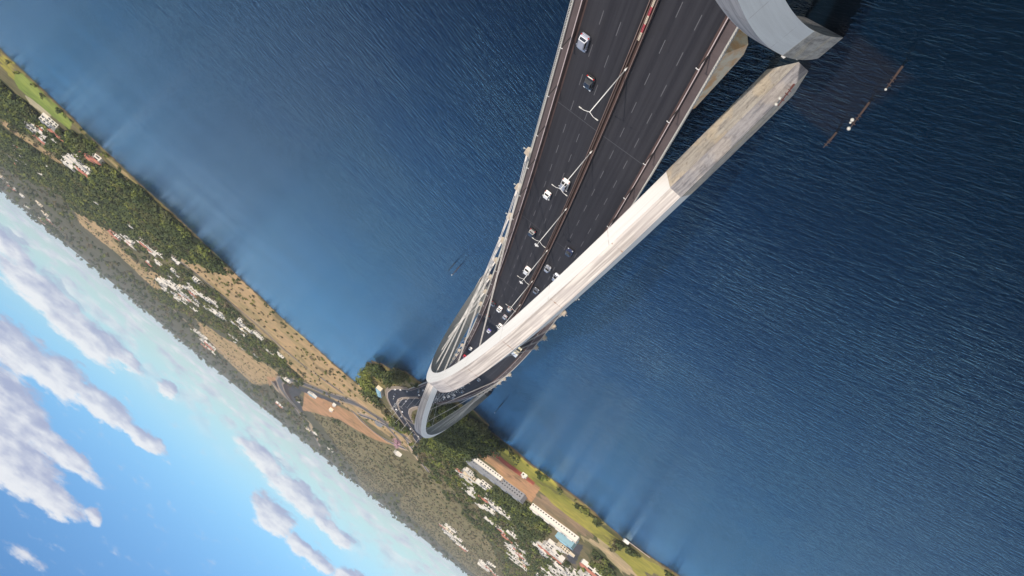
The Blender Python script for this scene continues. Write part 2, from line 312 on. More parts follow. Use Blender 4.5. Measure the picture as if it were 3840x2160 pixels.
def terrain():
    azs = np.radians(np.concatenate([np.linspace(-62, -24, 60)[:-1], np.linspace(-24, 36, 900), np.linspace(36, 62, 50)[1:]]))
    inv = np.concatenate([np.linspace(1 / 560, 1 / 9500, 560), [1 / 15000.]])
    ds = 1 / inv
    A, Dm = np.meshgrid(azs, ds)
    x = (np.sin(A) * Dm).ravel(); y = (np.cos(A) * Dm).ravel()
    s = sdist(x, y)
    h = TH(x, y)
    # keep the ground just under the causeway road
    n = len(x)
    c = np.tile(np.array([.135, .115, .062]), (n, 1))
    jx = x + 5 * np.sin(y / 17) + 3 * np.sin(x / 7 + y / 5); jy = y + 6 * np.sin(x / 23) + 4 * np.sin(x / 9 - y / 6)
    c[Dm.ravel() > 2400] = (.085, .08, .052)  # distant ground darkened in its colour, standing in for cloud shade and haze
    near = np.where(s < 14)[0]; c[near] = (.17, .145, .06)
    for kd in ORDER:
        for P in ZN[kd]:
            P = np.array(P); mn = P.min(0) - 12; mxx = P.max(0) + 12
            idx = np.where((x > mn[0]) & (x < mxx[0]) & (y > mn[1]) & (y < mxx[1]))[0]
            if len(idx) == 0: continue
            if kd in ('asph', 'red', 'redtop', 'dark', 'sand', 'lawn'): q = inpoly(x[idx], y[idx], P)
            else: q = inpoly(jx[idx], jy[idx], P)
            c[idx[q]] = COL[kd]
    for rd in ROADS:
        P = np.array(rd, float)
        dd = np.full(n, 1e9)
        for a, b in zip(P[:-1], P[1:]):
            e = b - a; L = e @ e; t = np.clip(((x - a[0]) * e[0] + (y - a[1]) * e[1]) / L, 0, 1)
            dd = np.minimum(dd, np.hypot(x - a[0] - t * e[0], y - a[1] - t * e[1]))
        c[dd < 9] = (.36, .27, .19)
    # bank and bed
    c[(s < 3.0)] = (.10, .075, .045)
    c[s < -1] = (.03, .035, .03)
    nr_, nc = A.shape
    idx = np.arange(n).reshape(nr_, nc)
    q = np.stack([idx[:-1, :-1], idx[:-1, 1:], idx[1:, 1:], idx[1:, :-1]], -1).reshape(-1, 4)
    keep = (s[q] > -14).any(1); q = q[keep][:, ::-1]
    me = bpy.data.meshes.new('terrain')
    me.vertices.add(n); me.vertices.foreach_set('co', np.column_stack([x, y, h]).ravel())
    me.loops.add(q.size); me.loops.foreach_set('vertex_index', q.ravel())
    me.polygons.add(len(q)); me.polygons.foreach_set('loop_start', np.arange(0, q.size, 4)); me.polygons.foreach_set('loop_total', np.full(len(q), 4))
    me.update(); me.validate()
    ca = me.color_attributes.new('ground', 'FLOAT_COLOR', 'POINT')
    ca.data.foreach_set('color', np.column_stack([c, np.ones(n)]).ravel())
    me.polygons.foreach_set('use_smooth', [True] * len(me.polygons))
    def f(t, b):
        at = t.n('ShaderNodeVertexColor'); at.layer_name = 'ground'
        g = t.n('ShaderNodeNewGeometry'); ps = g.outputs['Position']
        n1 = t.noise(ps, .012, 6, .6); n2 = t.noise(ps, .09, 6, .65); n3 = t.noise(t.mapping(ps, (1, .35, 1), (0, 0, .3)), .03, 5, .6)
        c1 = t.mix(t.sm(n1, .42, .62), at.outputs[0], t.mix(1.0, at.outputs[0], (.72, .80, .72), 'MULTIPLY'))
        c2 = t.mix(t.sm(n2, .35, .7), c1, t.mix(1.0, c1, (1.42, 1.36, 1.25), 'MULTIPLY'))
        c3 = t.mix(t.m('MULTIPLY', t.sm(n3, .56, .68), .55), c2, (.07, .062, .03))
        t.l(c3, b.inputs['Base Color']); b.inputs['Roughness'].default_value = .95; b.inputs['Specular IOR Level'].default_value = .1
    me.materials.append(mat('ground', f))
    o = bpy.data.objects.new('terrain', me); link(o); tag(o, kind='structure')
    return o
terrain()

def water():
    def f(t, b):
        g = t.n('ShaderNodeNewGeometry'); ps = g.outputs['Position']
        sx = t.n('ShaderNodeSeparateXYZ'); t.l(ps, sx.inputs[0])
        X, Y = sx.outputs[0], sx.outputs[1]
        dist = t.vm('LENGTH', ps) if False else None
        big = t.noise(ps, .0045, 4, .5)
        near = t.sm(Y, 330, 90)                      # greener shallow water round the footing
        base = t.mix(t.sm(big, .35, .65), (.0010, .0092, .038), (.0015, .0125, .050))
        base = t.mix(t.sm(Y, 170, 800), base, (.0030, .030, .088))  # far water brightened and blued in its base colour, in place of sky sheen
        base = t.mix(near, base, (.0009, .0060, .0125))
        # block of the footing seen through the water
        wn = t.m('MULTIPLY', t.m('SUBTRACT', t.noise(ps, .5, 3, .6), .5), 1.6)
        ax = t.m('SUBTRACT', t.m('ABSOLUTE', t.m('ADD', t.m('SUBTRACT', X, -21.8), t.m('MULTIPLY', wn, .5))), 7.2)
        ay = t.m('SUBTRACT', t.m('ABSOLUTE', t.m('ADD', t.m('SUBTRACT', Y, 138.0), wn)), 13.5)
        bx = t.sm(t.m('MAXIMUM', ax, ay), 1.2, -1.8)
        base = t.mix(t.m('MULTIPLY', bx, .7), base, (.0125, .0125, .0155))
        # wind ripples: crests run one way left of the bridge and another on the right, with a longer swell under them
        side = t.sm(X, -12, 14)
        def field(a1, a2):
            r1 = t.ridge(t.noise(t.aniso(ps, R(a1), 3.4), .70, 3, .5, .5))
            r2 = t.ridge(t.noise(t.aniso(ps, R(a2), 2.8), 1.5, 2, .5, .6))
            r3 = t.noise(t.aniso(ps, R(a1 + 12), 2.2), .16, 3, .5)
            return t.m('ADD', t.m('ADD', t.m('MULTIPLY', r1, .17), t.m('MULTIPLY', r2, .06)), t.m('ADD', t.m('MULTIPLY', r3, .25), t.m('MULTIPLY', t.ridge(t.noise(t.aniso(ps, R(a1 - 5), 3.4), .30, 3, .5, .4)), .15)))
        hl = field(-25, -38); hr = field(38, 22)
        h = t.m('ADD', t.m('MULTIPLY', hl, side), t.m('MULTIPLY', hr, t.m('SUBTRACT', 1.0, side)))
        patch = t.sm(t.noise(ps, .012, 3, .55), .3, .7)
        bn = t.n('ShaderNodeBump'); t.l(t.m('MULTIPLY', t.m('MULTIPLY_ADD', patch, .32, .38), t.m('SUBTRACT', 1.0, t.m('MULTIPLY', t.sm(Y, 380, 850), .6))), bn.inputs['Strength']); bn.inputs['Distance'].default_value = 1.0
        t.l(h, bn.inputs['Height'])
        N = bn.outputs[0]
        df = t.n('ShaderNodeBsdfDiffuse'); t.l(base, df.inputs[0])
        gl = t.n('ShaderNodeBsdfGlossy'); gl.inputs[0].default_value = (.64, .88, 1.0, 1); gl.inputs['Roughness'].default_value = .15
        fr = t.n('ShaderNodeFresnel'); fr.inputs['IOR'].default_value = 1.37
        for nd in (gl, fr): t.l(N, nd.inputs['Normal'])
        mx_ = t.n('ShaderNodeMixShader'); t.l(fr.outputs[0], mx_.inputs[0]); t.l(df.outputs[0], mx_.inputs[1]); t.l(gl.outputs[0], mx_.inputs[2])
        out = [n for n in t.t.nodes if n.type == 'OUTPUT_MATERIAL'][0]; t.l(mx_.outputs[0], out.inputs[0])
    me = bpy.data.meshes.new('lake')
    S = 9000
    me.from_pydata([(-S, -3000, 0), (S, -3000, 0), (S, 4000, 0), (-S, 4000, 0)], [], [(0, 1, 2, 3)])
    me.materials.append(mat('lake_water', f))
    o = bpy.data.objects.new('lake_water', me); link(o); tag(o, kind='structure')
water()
# ------------------------------------------------------------------ materials for the bridge
def pos(t):
    return t.n('ShaderNodeNewGeometry').outputs['Position']
def f_asph(t, b):
    uv = t.n('ShaderNodeUVMap'); uv.uv_map = 'deck'; u = uv.outputs[0]     # u = lateral m, v = station m
    n1 = t.noise(t.mapping(u, (1.1, .012, 1)), 1.0, 4, .6)                 # long tyre-worn streaks
    n2 = t.noise(t.mapping(u, (1, .3, 1)), .35, 6, .65); n3 = t.noise(u, 6, 3, .6)
    c = t.mix(t.sm(n1, .3, .72), (.0130, .0130, .0185), (.029, .029, .036))
    c = t.mix(t.m('MULTIPLY', t.sm(n2, .55, .75), .5), c, (.016, .0145, .016))
    c = t.mix(t.m('MULTIPLY', n3, .25), c, (.045, .045, .05))
    t.l(c, b.inputs['Base Color']); b.inputs['Roughness'].default_value = .8; b.inputs['Specular IOR Level'].default_value = .3
M_ASPH = mat('asphalt', f_asph)
M_DASH = simple('worn_road_paint', (.095, .095, .105), .8, .35, 2.5)
M_WALK = simple('brown_walkway', (.088, .068, .070), .85, .3, .35)
M_RUST = simple('weathered_brown_concrete', (.068, .040, .035), .85, .35, .4)
M_PARA = simple('pale_brown_concrete', (.19, .135, .12), .8, .3, .5)
M_RAIL = simple('pink_grey_rail', (.48, .40, .39), .5, .15, .4)
M_BALU = simple('grey_railing', (.42, .41, .38), .5, .2, .6)
M_GIRD = simple('beige_girder', (.36, .30, .22), .75, .25, .25)
M_JOINT = simple('joint_rubber', (.055, .055, .065), .8, .2, 1)
M_CREAM = simple('cream_anchor_box', (.40, .34, .27), .6, .12, .8)
M_CABLE = simple('white_cable_sheath', (.50, .475, .45), .5, .08, .5)
M_WHITE = simple('white_lamp_paint', (.58, .575, .57), .4, .05, 1)
M_DARKP = simple('dark_post', (.02, .018, .018), .6, .2, 1)
M_BRED = simple('red_plastic', (.34, .06, .07), .55, .2, 2)
M_BBEI = simple('beige_plastic', (.50, .42, .33), .6, .2, 2)
M_RSTL = simple('rusty_steel', (.055, .032, .026), .8, .5, 1.5)
M_DRED = simple('dark_red_steel', (.10, .03, .025), .8, .4, 1.5)
M_BEIGEC = None
def f_beige(t, b):
    ps = pos(t); n = t.noise(ps, .35, 5, .6); n2 = t.noise(ps, 1.5, 6, .7)
    c = t.mix(t.sm(n, .42, .62), (.55, .48, .36), (.52, .30, .14)); c = t.mix(t.m('MULTIPLY', t.sm(n2, .5, .75), .6), c, (.30, .24, .2))
    t.l(c, b.inputs['Base Color']); b.inputs['Roughness'].default_value = .85
M_BEIGEC = mat('beige_concrete', f_beige)

def strip(mb, profile, s0, s1, step=4.0, mi=0, caps=True, uvname=None):
    """sweep a closed (t,z) profile along the deck"""
    ss = [s0]
    while ss[-1] + step < s1: ss.append(ss[-1] + step)
    ss.append(s1)
    rings = [[D(s, t, z) for t, z in profile] for s in ss]
    mb.loft(rings, mi, True, caps); return ss

S0, S1 = -120.0, 905.0
bridge = empty('road_bridge_deck', D(150, 0, 0))
tag(bridge, 'long six-lane asphalt bridge deck with brown walkways curving away to the far shore', 'bridge')
def bpart(mb, name, mats, smooth=False):
    me = mb.mesh(name, mats, smooth); o = bpy.data.objects.new(name, me); link(o)
    o.parent = bridge; o.matrix_parent_inverse = Matrix.Translation(-bridge.location)
    return o
def carriageway(sgn):
    me = bpy.data.meshes.new('carriageway'); vs = []; fs = []; uvs = []
    ss = list(np.arange(S0, S1 + 3, 4.0)); ts = [sgn * t for t in (.5, 3, 6, 9, 11.2)]
    for s in ss:
        for t in ts:
            vs.append(D(s, t, -.012 * abs(t))); uvs.append((t, s))
    n = len(ts)
    for k in range(len(ss) - 1):
        for i in range(n - 1):
            q = [k * n + i, k * n + i + 1, (k + 1) * n + i + 1, (k + 1) * n + i]
            fs.append(q if sgn > 0 else q[::-1])
    me.from_pydata([tuple(v) for v in vs], [], fs)
    ul = me.uv_layers.new(name='deck')
    for p_ in me.polygons:
        for li in p_.loop_indices: ul.data[li].uv = uvs[me.loops[li].vertex_index]
    me.materials.append(M_ASPH)
    o = bpy.data.objects.new('carriageway', me); link(o); o.parent = bridge; o.matrix_parent_inverse = Matrix.Translation(-bridge.location)
    far_mb = MB()
    for tl, ph in ((4.035, 7.19 if sgn < 0 else .08), (7.535, 7.19 if sgn < 0 else .31)):
        k = math.ceil((S0 - ph) / 10.168)
        while ph + k * 10.168 + 4 < S1:
            s = ph + k * 10.168; k += 1
            t = tl * sgn; z = -.012 * tl + .006
            q = [D(s, t - .07, z), D(s, t + .07, z), D(s + 4.0, t + .07, z), D(s + 4.0, t - .07, z)]
            if 108 < s < 350: k1 = MB(); k1.add(q, [(0, 1, 2, 3)]); k1.build('lane_dash', M_DASH, o)
            else: far_mb.add(q, [(0, 1, 2, 3)])
    tag(far_mb.build('lane_marking', M_DASH, o), kind='stuff')
    for sj in range(-3, 12):
        mb = MB()
        s = 167.4 + 66 * sj
        if not S0 < s < S1: continue
        for a, c_ in ((.6, 11.0),):
            mb.add([D(s - .12, sgn * a, .008 - .012 * a), D(s + .12, sgn * a, .008 - .012 * a), D(s + .12, sgn * c_, .008 - .012 * c_), D(s - .12, sgn * c_, .008 - .012 * c_)], [(0, 1, 2, 3)] if sgn < 0 else [(3, 2, 1, 0)])
        mb.build('expansion_joint', M_JOINT, o)
carriageway(1); carriageway(-1)
# median: brown trough between two thin parapets
mb = MB(); strip(mb, [(-.5, -.4), (.5, -.4), (.5, .10), (-.5, .10)], S0, S1); bpart(mb, 'median_strip', M_RUST)
for sg in (-1, 1):
    mb = MB(); strip(mb, [(sg * .5 - .0, -.3), (sg * .66, -.3), (sg * .60, .82), (sg * .47, .82)] if sg > 0 else [(sg * .66, -.3), (sg * .5, -.3), (sg * .47, .82), (sg * .60, .82)], S0, S1, mi=0)
    strip(mb, [(sg * .60 - .075 * (1), .823), (sg * .60 + .02, .823), (sg * .60 + .02, .87), (sg * .60 - .075, .87)], S0, S1, mi=1)
    bpart(mb, 'median_barrier', [M_RUST, M_PARA])
mb = MB(); strip(mb, [(.18, .10), (.26, .10), (.26, .80), (.18, .80)], S0, S1); bpart(mb, 'median_guard_rail', M_PARA)
for sg in (-1, 1):
    def pr(l): return [(sg * t, z) for t, z in (l if sg > 0 else l[::-1])]
    mb = MB(); strip(mb, pr([(10.75, -.5), (11.12, -.5), (11.12, .04), (10.75, -.06)]), S0, S1); bpart(mb, 'drain_strip', M_RUST)
    mb = MB(); strip(mb, pr([(11.121, -.5), (11.52, -.5), (11.43, .78), (11.24, .78)]), S0, S1); bpart(mb, 'crash_barrier', M_RUST)
    mb = MB(); strip(mb, pr([(11.27, .92), (11.41, .92), (11.41, 1.02), (11.27, 1.02)]), S0, S1)
    s = S0
    while s < 620: 
        a = D(s, sg * 11.34, .78); c_ = D(s, sg * 11.34, .93); mb.tube(a, c_, .05, n=4); s += 3
    bpart(mb, 'barrier_rail', M_RAIL)
    mb = MB(); strip(mb, pr([(11.521, -.5), (13.05, -.5), (13.05, .16), (11.521, .16)]), S0, S1); bpart(mb, 'walkway', M_WALK)
    mb = MB(); strip(mb, pr([(13.051, -.9), (13.3, -.9), (13.3, .30), (13.051, .30)]), S0, S1)
    strip(mb, pr([(13.13, 1.18), (13.21, 1.18), (13.21, 1.26), (13.13, 1.26)]), S0, S1, mi=0)
    s = S0
    while s < 480:
        a = D(s, sg * 13.17, .30); c_ = D(s, sg * 13.17, 1.19)
        mb.tube(a, c_, .06, n=4, caps=False); s += .85 if s < 300 else 1.7
    bpart(mb, 'walkway_railing', M_BALU)
# box girder, shallower towards the abutment
mb = MB()
rings = []
for s in np.arange(S0, S1 + 6, 6.0):
    h = min(3.4, max(.9, deck_z(s) - 1.2))
    rings.append([D(s, t, z) for t, z in [(-13.25, -.901), (13.25, -.901), (13.0, -1.2), (7.5, -.9 - h * .55), (6.2, -.9 - h), (-6.2, -.9 - h), (-7.5, -.9 - h * .55), (-13.0, -1.2)][::-1]])
mb.loft(rings); bpart(mb, 'box_girder', M_GIRD)
mb = MB(); strip(mb, [(-13.04, -.89), (13.04, -.89), (13.04, -.51), (-13.04, -.51)], S0, S1, mi=0); bpart(mb, 'deck_slab', M_GIRD)
# end abutment and plain piers
def pier(s, wing=True):
    mb = MB(); z = deck_z(s)
    h = min(3.4, max(.9, z - 1.2)); zb = -.9 - h
    for sg in (-1, 1):
        rings = []
        for zz, hs, ht in ((-z - 3, 3.0, 2.2), (-z + (z + zb) * .5, 2.2, 1.8), (zb - .003, 3.2, 3.4)):
            rings.append([D(s + a, sg * 5.0 + b, zz) for a, b in ((-hs, -ht), (hs, -ht), (hs, ht), (-hs, ht))])
        mb.loft(rings)
    return mb
ORD = ['first', 'second', 'third', 'fourth', 'fifth', 'sixth', 'seventh', 'eighth', 'ninth', 'tenth', 'eleventh', 'twelfth', 'thirteenth', 'fourteenth', 'fifteenth', 'sixteenth', 'seventeenth', 'eighteenth', 'nineteenth', 'twentieth'] + ['%s' % n for n in ('twenty-first', 'twenty-second', 'twenty-third', 'twenty-fourth', 'twenty-fifth', 'twenty-sixth', 'twenty-seventh', 'twenty-eighth', 'twenty-ninth', 'thirtieth', 'thirty-first', 'thirty-second', 'thirty-third', 'thirty-fourth', 'thirty-fifth', 'thirty-sixth', 'thirty-seventh', 'thirty-eighth', 'thirty-ninth', 'fortieth')]
for s, lb in ((696, 'beige concrete pier under the far end of the deck, beyond the last arch'), (756, 'beige concrete pier under the deck where it nears the wooded shore')):
    o = pier(s).build('bridge_pier', M_BEIGEC); tag(o, lb, 'pier')
# sloping beige strut that reaches out from under the deck by the near footing
mb = MB()
A0, B0 = 126.0, 143.0
def P4(s, pts): return [D(s, t, z) for t, z in pts]
mb.loft([P4(A0, [(-6, -9), (-14.2, -7.0), (-15.1, -5.8), (-12.9, -1.25), (-6, -1.25)]),
         P4(A0 + 3.5, [(-6, -10), (-14.3, -7.6), (-15.3, -6.4), (-13.0, -1.25), (-6, -1.25)]),
         P4(A0 + 9, [(-6, -8), (-13.8, -5.4), (-14.6, -4.6), (-13.0, -1.25), (-6, -1.25)]),
         P4(B0, [(-6, -3.4), (-12.5, -2.2), (-13.5, -1.9), (-13.1, -1.25), (-6, -1.25)])])
o = mb.build('deck_strut', M_BEIGEC); tag(o, 'beige concrete strut with an orange stain jutting from under the deck by the near footing', 'strut')
o = pier(138).build('bridge_pier', M_BEIGEC); tag(o, 'concrete pier hidden in shade under the deck beside the near footing', 'pier')

# ------------------------------------------------------------------ arches
def f_steel(dirty):
    def f(t, b):
        uv = t.n('ShaderNodeUVMap'); uv.uv_map = 'arch'; u = uv.outputs[0]      # x: metres along, y: metres across
        sx = t.n('ShaderNodeSeparateXYZ'); t.l(u, sx.inputs[0]); L, V = sx.outputs[0], sx.outputs[1]
        long1 = t.noise(t.mapping(u, (.035, 1.5, 1)), 1.0, 5, .62)
        pan = t.noise(t.mapping(u, (.10, .22, 1)), 1.0, 2, .5)
        grit = t.noise(u, 1.4, 6, .65)
        if dirty:
            c = t.mix(t.sm(long1, .38, .60), (.28, .255, .24), (.52, .48, .45))
            c = t.mix(t.m('MULTIPLY', t.sm(pan, .5, .56), .35), c, (.34, .31, .305))
            c = t.mix(t.m('MULTIPLY', t.sm(grit, .55, .8), .45), c, (.40, .36, .33))
        else:
            c = t.mix(t.sm(long1, .3, .7), (.68, .655, .625), (.77, .75, .72))
            c = t.mix(t.m('MULTIPLY', t.sm(grit, .6, .85), .3), c, (.55, .5, .46))
        # welded seams across
        fr = t.m('FRACT', t.m('DIVIDE', t.m('ADD', L, t.m('MULTIPLY', V, .05)), 21.5))
        seam = t.m('LESS_THAN', fr, .013)
        br = t.sm(t.noise(t.mapping(u, (.3, .9, 1)), 1.0, 3, .6), .38, .6)
        c = t.mix(t.m('MULTIPLY', seam, t.m('MULTIPLY', br, 1.0 if dirty else .4)), c, (.22, .14, .10))
        if dirty:   # one bracketing seam that runs along, and rust blooms
            fr2 = t.m('FRACT', t.m('DIVIDE', t.m('ADD', L, 7), 43)); ll = t.m('LESS_THAN', t.m('ABSOLUTE', t.m('SUBTRACT', V, .35)), .07)
            c = t.mix(t.m('MULTIPLY', t.m('MULTIPLY', ll, t.m('LESS_THAN', fr2, .2)), .6), c, (.28, .21, .16))
            rr = t.noise(t.mapping(u, (.55, .8, 1)), 1.0, 5, .7)
            zone = t.sm(t.noise(u, .045, 1, .5), .62, .70)
            c = t.mix(t.m('MULTIPLY', t.sm(rr, .60, .66), t.m('MULTIPLY', zone, .75)), c, (.50, .22, .10))
        t.l(c, b.inputs['Base Color']); b.inputs['Roughness'].default_value = .55; b.inputs['Specular IOR Level'].default_value = .3
    return f
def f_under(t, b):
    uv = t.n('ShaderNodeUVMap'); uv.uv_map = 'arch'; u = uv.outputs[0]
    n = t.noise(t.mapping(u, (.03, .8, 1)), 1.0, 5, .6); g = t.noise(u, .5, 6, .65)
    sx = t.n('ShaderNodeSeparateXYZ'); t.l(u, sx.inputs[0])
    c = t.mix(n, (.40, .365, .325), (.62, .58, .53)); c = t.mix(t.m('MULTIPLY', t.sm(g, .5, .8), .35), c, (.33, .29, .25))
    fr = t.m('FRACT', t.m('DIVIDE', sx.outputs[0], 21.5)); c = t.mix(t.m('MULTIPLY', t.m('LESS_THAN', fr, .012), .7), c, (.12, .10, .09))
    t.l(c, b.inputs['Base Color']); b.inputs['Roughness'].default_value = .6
def f_conc_(t, b, grey):
    uv = t.n('ShaderNodeUVMap'); uv.uv_map = 'arch'; u = uv.outputs[0]
    s1 = t.noise(t.mapping(u, (.12, 1.1, 1), (0, 0, .12)), 1.0, 7, .7); g = t.noise(u, .9, 8, .72); b1 = t.noise(u, .16, 3, .5)
    c = t.mix(t.sm(s1, .30, .62), *(((.075, .075, .09), (.23, .22, .225)) if grey else ((.21, .19, .175), (.46, .42, .37))))
    c = t.mix(t.m('MULTIPLY', t.sm(b1, .48, .6), .15 if grey else .55), c, (.54, .44, .31))
    c = t.mix(t.m('MULTIPLY', t.sm(g, .52, .68), .7), c, (.085, .075, .075))
    ck = t.noise(t.mapping(u, (.25, 1.6, 1), (0, 0, -.25)), 1.0, 6, .75, 1.2)
    c = t.mix(t.m('MULTIPLY', t.sm(t.m('ABSOLUTE', t.m('SUBTRACT', ck, .5)), .012, .0), .7), c, (.06, .05, .05))
    t.l(c, b.inputs['Base Color']); b.inputs['Roughness'].default_value = .9
    bn = t.n('ShaderNodeBump'); bn.inputs['Strength'].default_value = .35; bn.inputs['Distance'].default_value = .3; t.l(g, bn.inputs['Height']); t.l(bn.outputs[0], b.inputs['Normal'])
M_SIDE = mat('white_arch_steel', f_steel(False)); M_TOP = mat('stained_arch_steel', f_steel(True)); M_UNDER = mat('arch_soffit', f_under); M_CONC = mat('stained_concrete', lambda t, b: f_conc_(t, b, False)); M_CONCG = mat('weathered_grey_concrete', lambda t, b: f_conc_(t, b, True))

class Arch:
    def __init__(s, a): s.a = a; s.P = Vector((a[0], a[1], 0)); s.Q = Vector((a[2], a[3], 0)); s.H = a[4]; s.n = a[5]
    def c(s, u):
        r = abs(2 * u - 1); p = s.P.lerp(s.Q, u); p.z = s.H * (1 - r ** s.n); return p
    def frame(s, u):
        t = (s.c(u + .002) - s.c(u - .002)).normalized(); L = Vector((0, 0, 1)).cross(t).normalized(); return t, L, t.cross(L)
    def ring(s, u, g=0.0):
        a = s.a; r = min(1, abs(2 * u - 1)); c = s.c(u); t, L, N = s.frame(u)
        wi = a[7] + (a[6] - a[7]) * r + g; we = a[9] + (a[8] - a[9]) * r + g; d = (a[11] + (a[10] - a[11]) * r) / 2 + g
        return [c - L * wi - N * d, c - L * we + N * d, c + L * we + N * d, c + L * wi - N * d]   # +t low, +t top, -t top, -t low
    def piece(s, u0, u1, name, mats, parent, n=40, g=0.0, mods=(0, 1, 0, 2)):
        us = [u0 + (u1 - u0) * i / n for i in range(n + 1)]
        me = bpy.data.meshes.new(name); vs = []; fs = []; ms = []; uv = []
        Ls = [0.0]
        for i in range(n): Ls.append(Ls[-1] + (s.c(us[i + 1]) - s.c(us[i])).length)
        off = u0 * 290
        rings = [s.ring(u, g) for u in us]
        for k in range(4):
            j = (k + 1) % 4; base = len(vs)
            for i in range(n + 1): vs += [rings[i][k], rings[i][j]]
            w_ = [(rings[i][j] - rings[i][k]).length for i in range(n + 1)]
            for i in range(n):
                q = (base + 2 * i, base + 2 * i + 2, base + 2 * i + 3, base + 2 * i + 1); fs.append(q); ms.append(mods[k])
                uv += [(off + Ls[i], -w_[i] / 2 + k * 20), (off + Ls[i + 1], -w_[i + 1] / 2 + k * 20), (off + Ls[i + 1], w_[i + 1] / 2 + k * 20), (off + Ls[i], w_[i] / 2 + k * 20)]
        for i in (0, n):
            b0 = len(vs); vs += rings[i]; fs.append((b0, b0 + 1, b0 + 2, b0 + 3) if i == 0 else (b0 + 3, b0 + 2, b0 + 1, b0)); ms.append(mods[0]); uv += [(off, 0), (off, 3), (off + 3, 3), (off + 3, 0)]
        me.from_pydata([tuple(v) for v in vs], [], fs)
        for m in mats: me.materials.append(m)
        me.polygons.foreach_set('material_index', ms)
        ul = me.uv_layers.new(name='arch'); ul.data.foreach_set('uv', [c_ for p_ in uv for c_ in p_])
        o = bpy.data.objects.new(name, me); link(o); o.parent = parent
        o.matrix_parent_inverse = Matrix.Translation(-parent.location)
        return o
ARC = {'A': [-14.972,143.833,10.354,387.693,66.918,2.111,3.466,3.127,1.155,2.443,5.907,2.928], 'B': [11.836,396.391,-33.278,632.967,60.605,1.865,3.077,3.34,0.854,2.425,5.789,2.786], '0': [54.156,-102.487,-13.86,132.309,65.75,1.765,3.657,2.645,1.125,2.691,5.256,2.594]}
JO = {'A': (.085, .965), 'B': (.03, .972), '0': (.1, .899)}
LBL = {'A': 'great white steel arch crossing over the deck from the near stained concrete leg',
       'B': 'smaller grey arch behind the great white one, crossing the deck before the far shore',
       '0': 'nearest arch, cut off by the picture edge, its bluish shaded flank curving down'}
arches = {}
def build_arch(k):
    a = Arch(ARC[k]); arches[k] = a; u0, u1 = JO[k]
    root = empty('bridge_arch', a.P if k != '0' else a.Q); tag(root, LBL[k], 'arch', 'arches over the bridge deck')
    a.piece(u0, u1, 'steel_tube', [M_SIDE, M_TOP, M_UNDER], root, 90)
    a.piece(-.05, u0, 'concrete_leg', [M_CONC, M_CONCG], root, 16, .06, (0, 1, 0, 1)); a.piece(u1, 1.05, 'concrete_leg', [M_CONC, M_CONCG], root, 16, .06, (0, 1, 0, 1))
    return root, a
FARM = [(y - 143.8) / 243.9 for y in (232, 250, 268, 287, 308, 325, 338, 348)]
NEARM = [(y - 143.8) / 243.9 for y in (188, 198, 211, 228, 249, 268, 286, 304)]
def hangers(root, a, s_first, flip, hr=.07):
    inv = Matrix.Translation(-root.location)
    for i in range(8):
        s = s_first + 22.0 * i
        for sg in (1, -1):
            tab = FARM if sg == flip else NEARM
            u = tab[i]
            c = a.c(u); t, L, N = a.frame(u); rg = a.ring(u)
            low = (rg[0] + rg[3]) / 2; w_ = (rg[0] - rg[3]) * (.26 * sg)
            top = low + w_ * 1.0
            bot = D(s, sg * 14.0, .4)
            mb = MB(); d = (bot - top).normalized(); side = d.cross(Vector((0, 0, 1))).normalized() * .22
            for e in (-1, 1): mb.tube(top + side * e * .5 - d * .1, bot + side * e * .8, hr, n=5)
            mb.tube(top - d * .2, top + d * 1.2, .2, .14, 6)
            mb.tube(bot - d * 2.0, bot, .15, .2, 7)
            o = mb.build('hanger_cable', M_CABLE, root); o.matrix_parent_inverse = inv
def anchor_boxes(s_first, side_names):
    for i in range(8):
        s = s_first + 22.0 * i
        for sg in (1, -1):
            mb = MB()
            def pt(a, t, z): return D(s + a, sg * t, z)
            # cream housing with sloping cheeks, bolted to the deck edge
            mb.loft([[pt(-1.7, 13.31, -.7), pt(-1.7, 14.5, -.3), pt(-1.7, 14.5, .55), pt(-1.7, 13.31, .75)],
                     [pt(.3, 13.31, -1.4), pt(.3, 14.75, -.9), pt(.3, 14.75, .75), pt(.3, 13.31, .95)],
                     [pt(1.1, 13.31, -1.4), pt(1.1, 14.75, -.9), pt(1.1, 14.7, .35), pt(1.1, 13.31, .5)],
                     [pt(3.6, 13.31, -1.2), pt(3.6, 13.75, -1.1), pt(3.6, 13.7, -.4), pt(3.6, 13.31, -.4)]])
            o = mb.build('anchor_box', M_CREAM, bridge); o.matrix_parent_inverse = Matrix.Translation(-bridge.location)
            m2 = MB(); m2.tube(pt(-1.0, 14.5, .2), pt(-1.0, 15.1, .25), .06, n=5); m2.box(pt(-1.0, 15.15, .3), (.35, .3, .25))
            k = m2.build('floodlight', M_BALU, o)
rA, aA = build_arch('A'); hangers(rA, aA, 196, 1); anchor_boxes(196, 'A')
rB, aB = build_arch('B'); hangers(rB, aB, 441, -1, .05); anchor_boxes(441, 'B')
r0, a0 = build_arch('0')
# footing of the two near arches, just awash
mb = MB(); mb.box((-21.8, 138, -1.9), (13.5, 26, 3.0)); o = mb.build('arch_footing', M_CONC)
ul = o.data.uv_layers.new(name='arch')
tag(o, 'submerged concrete footing block beneath the two near arch legs', 'footing')

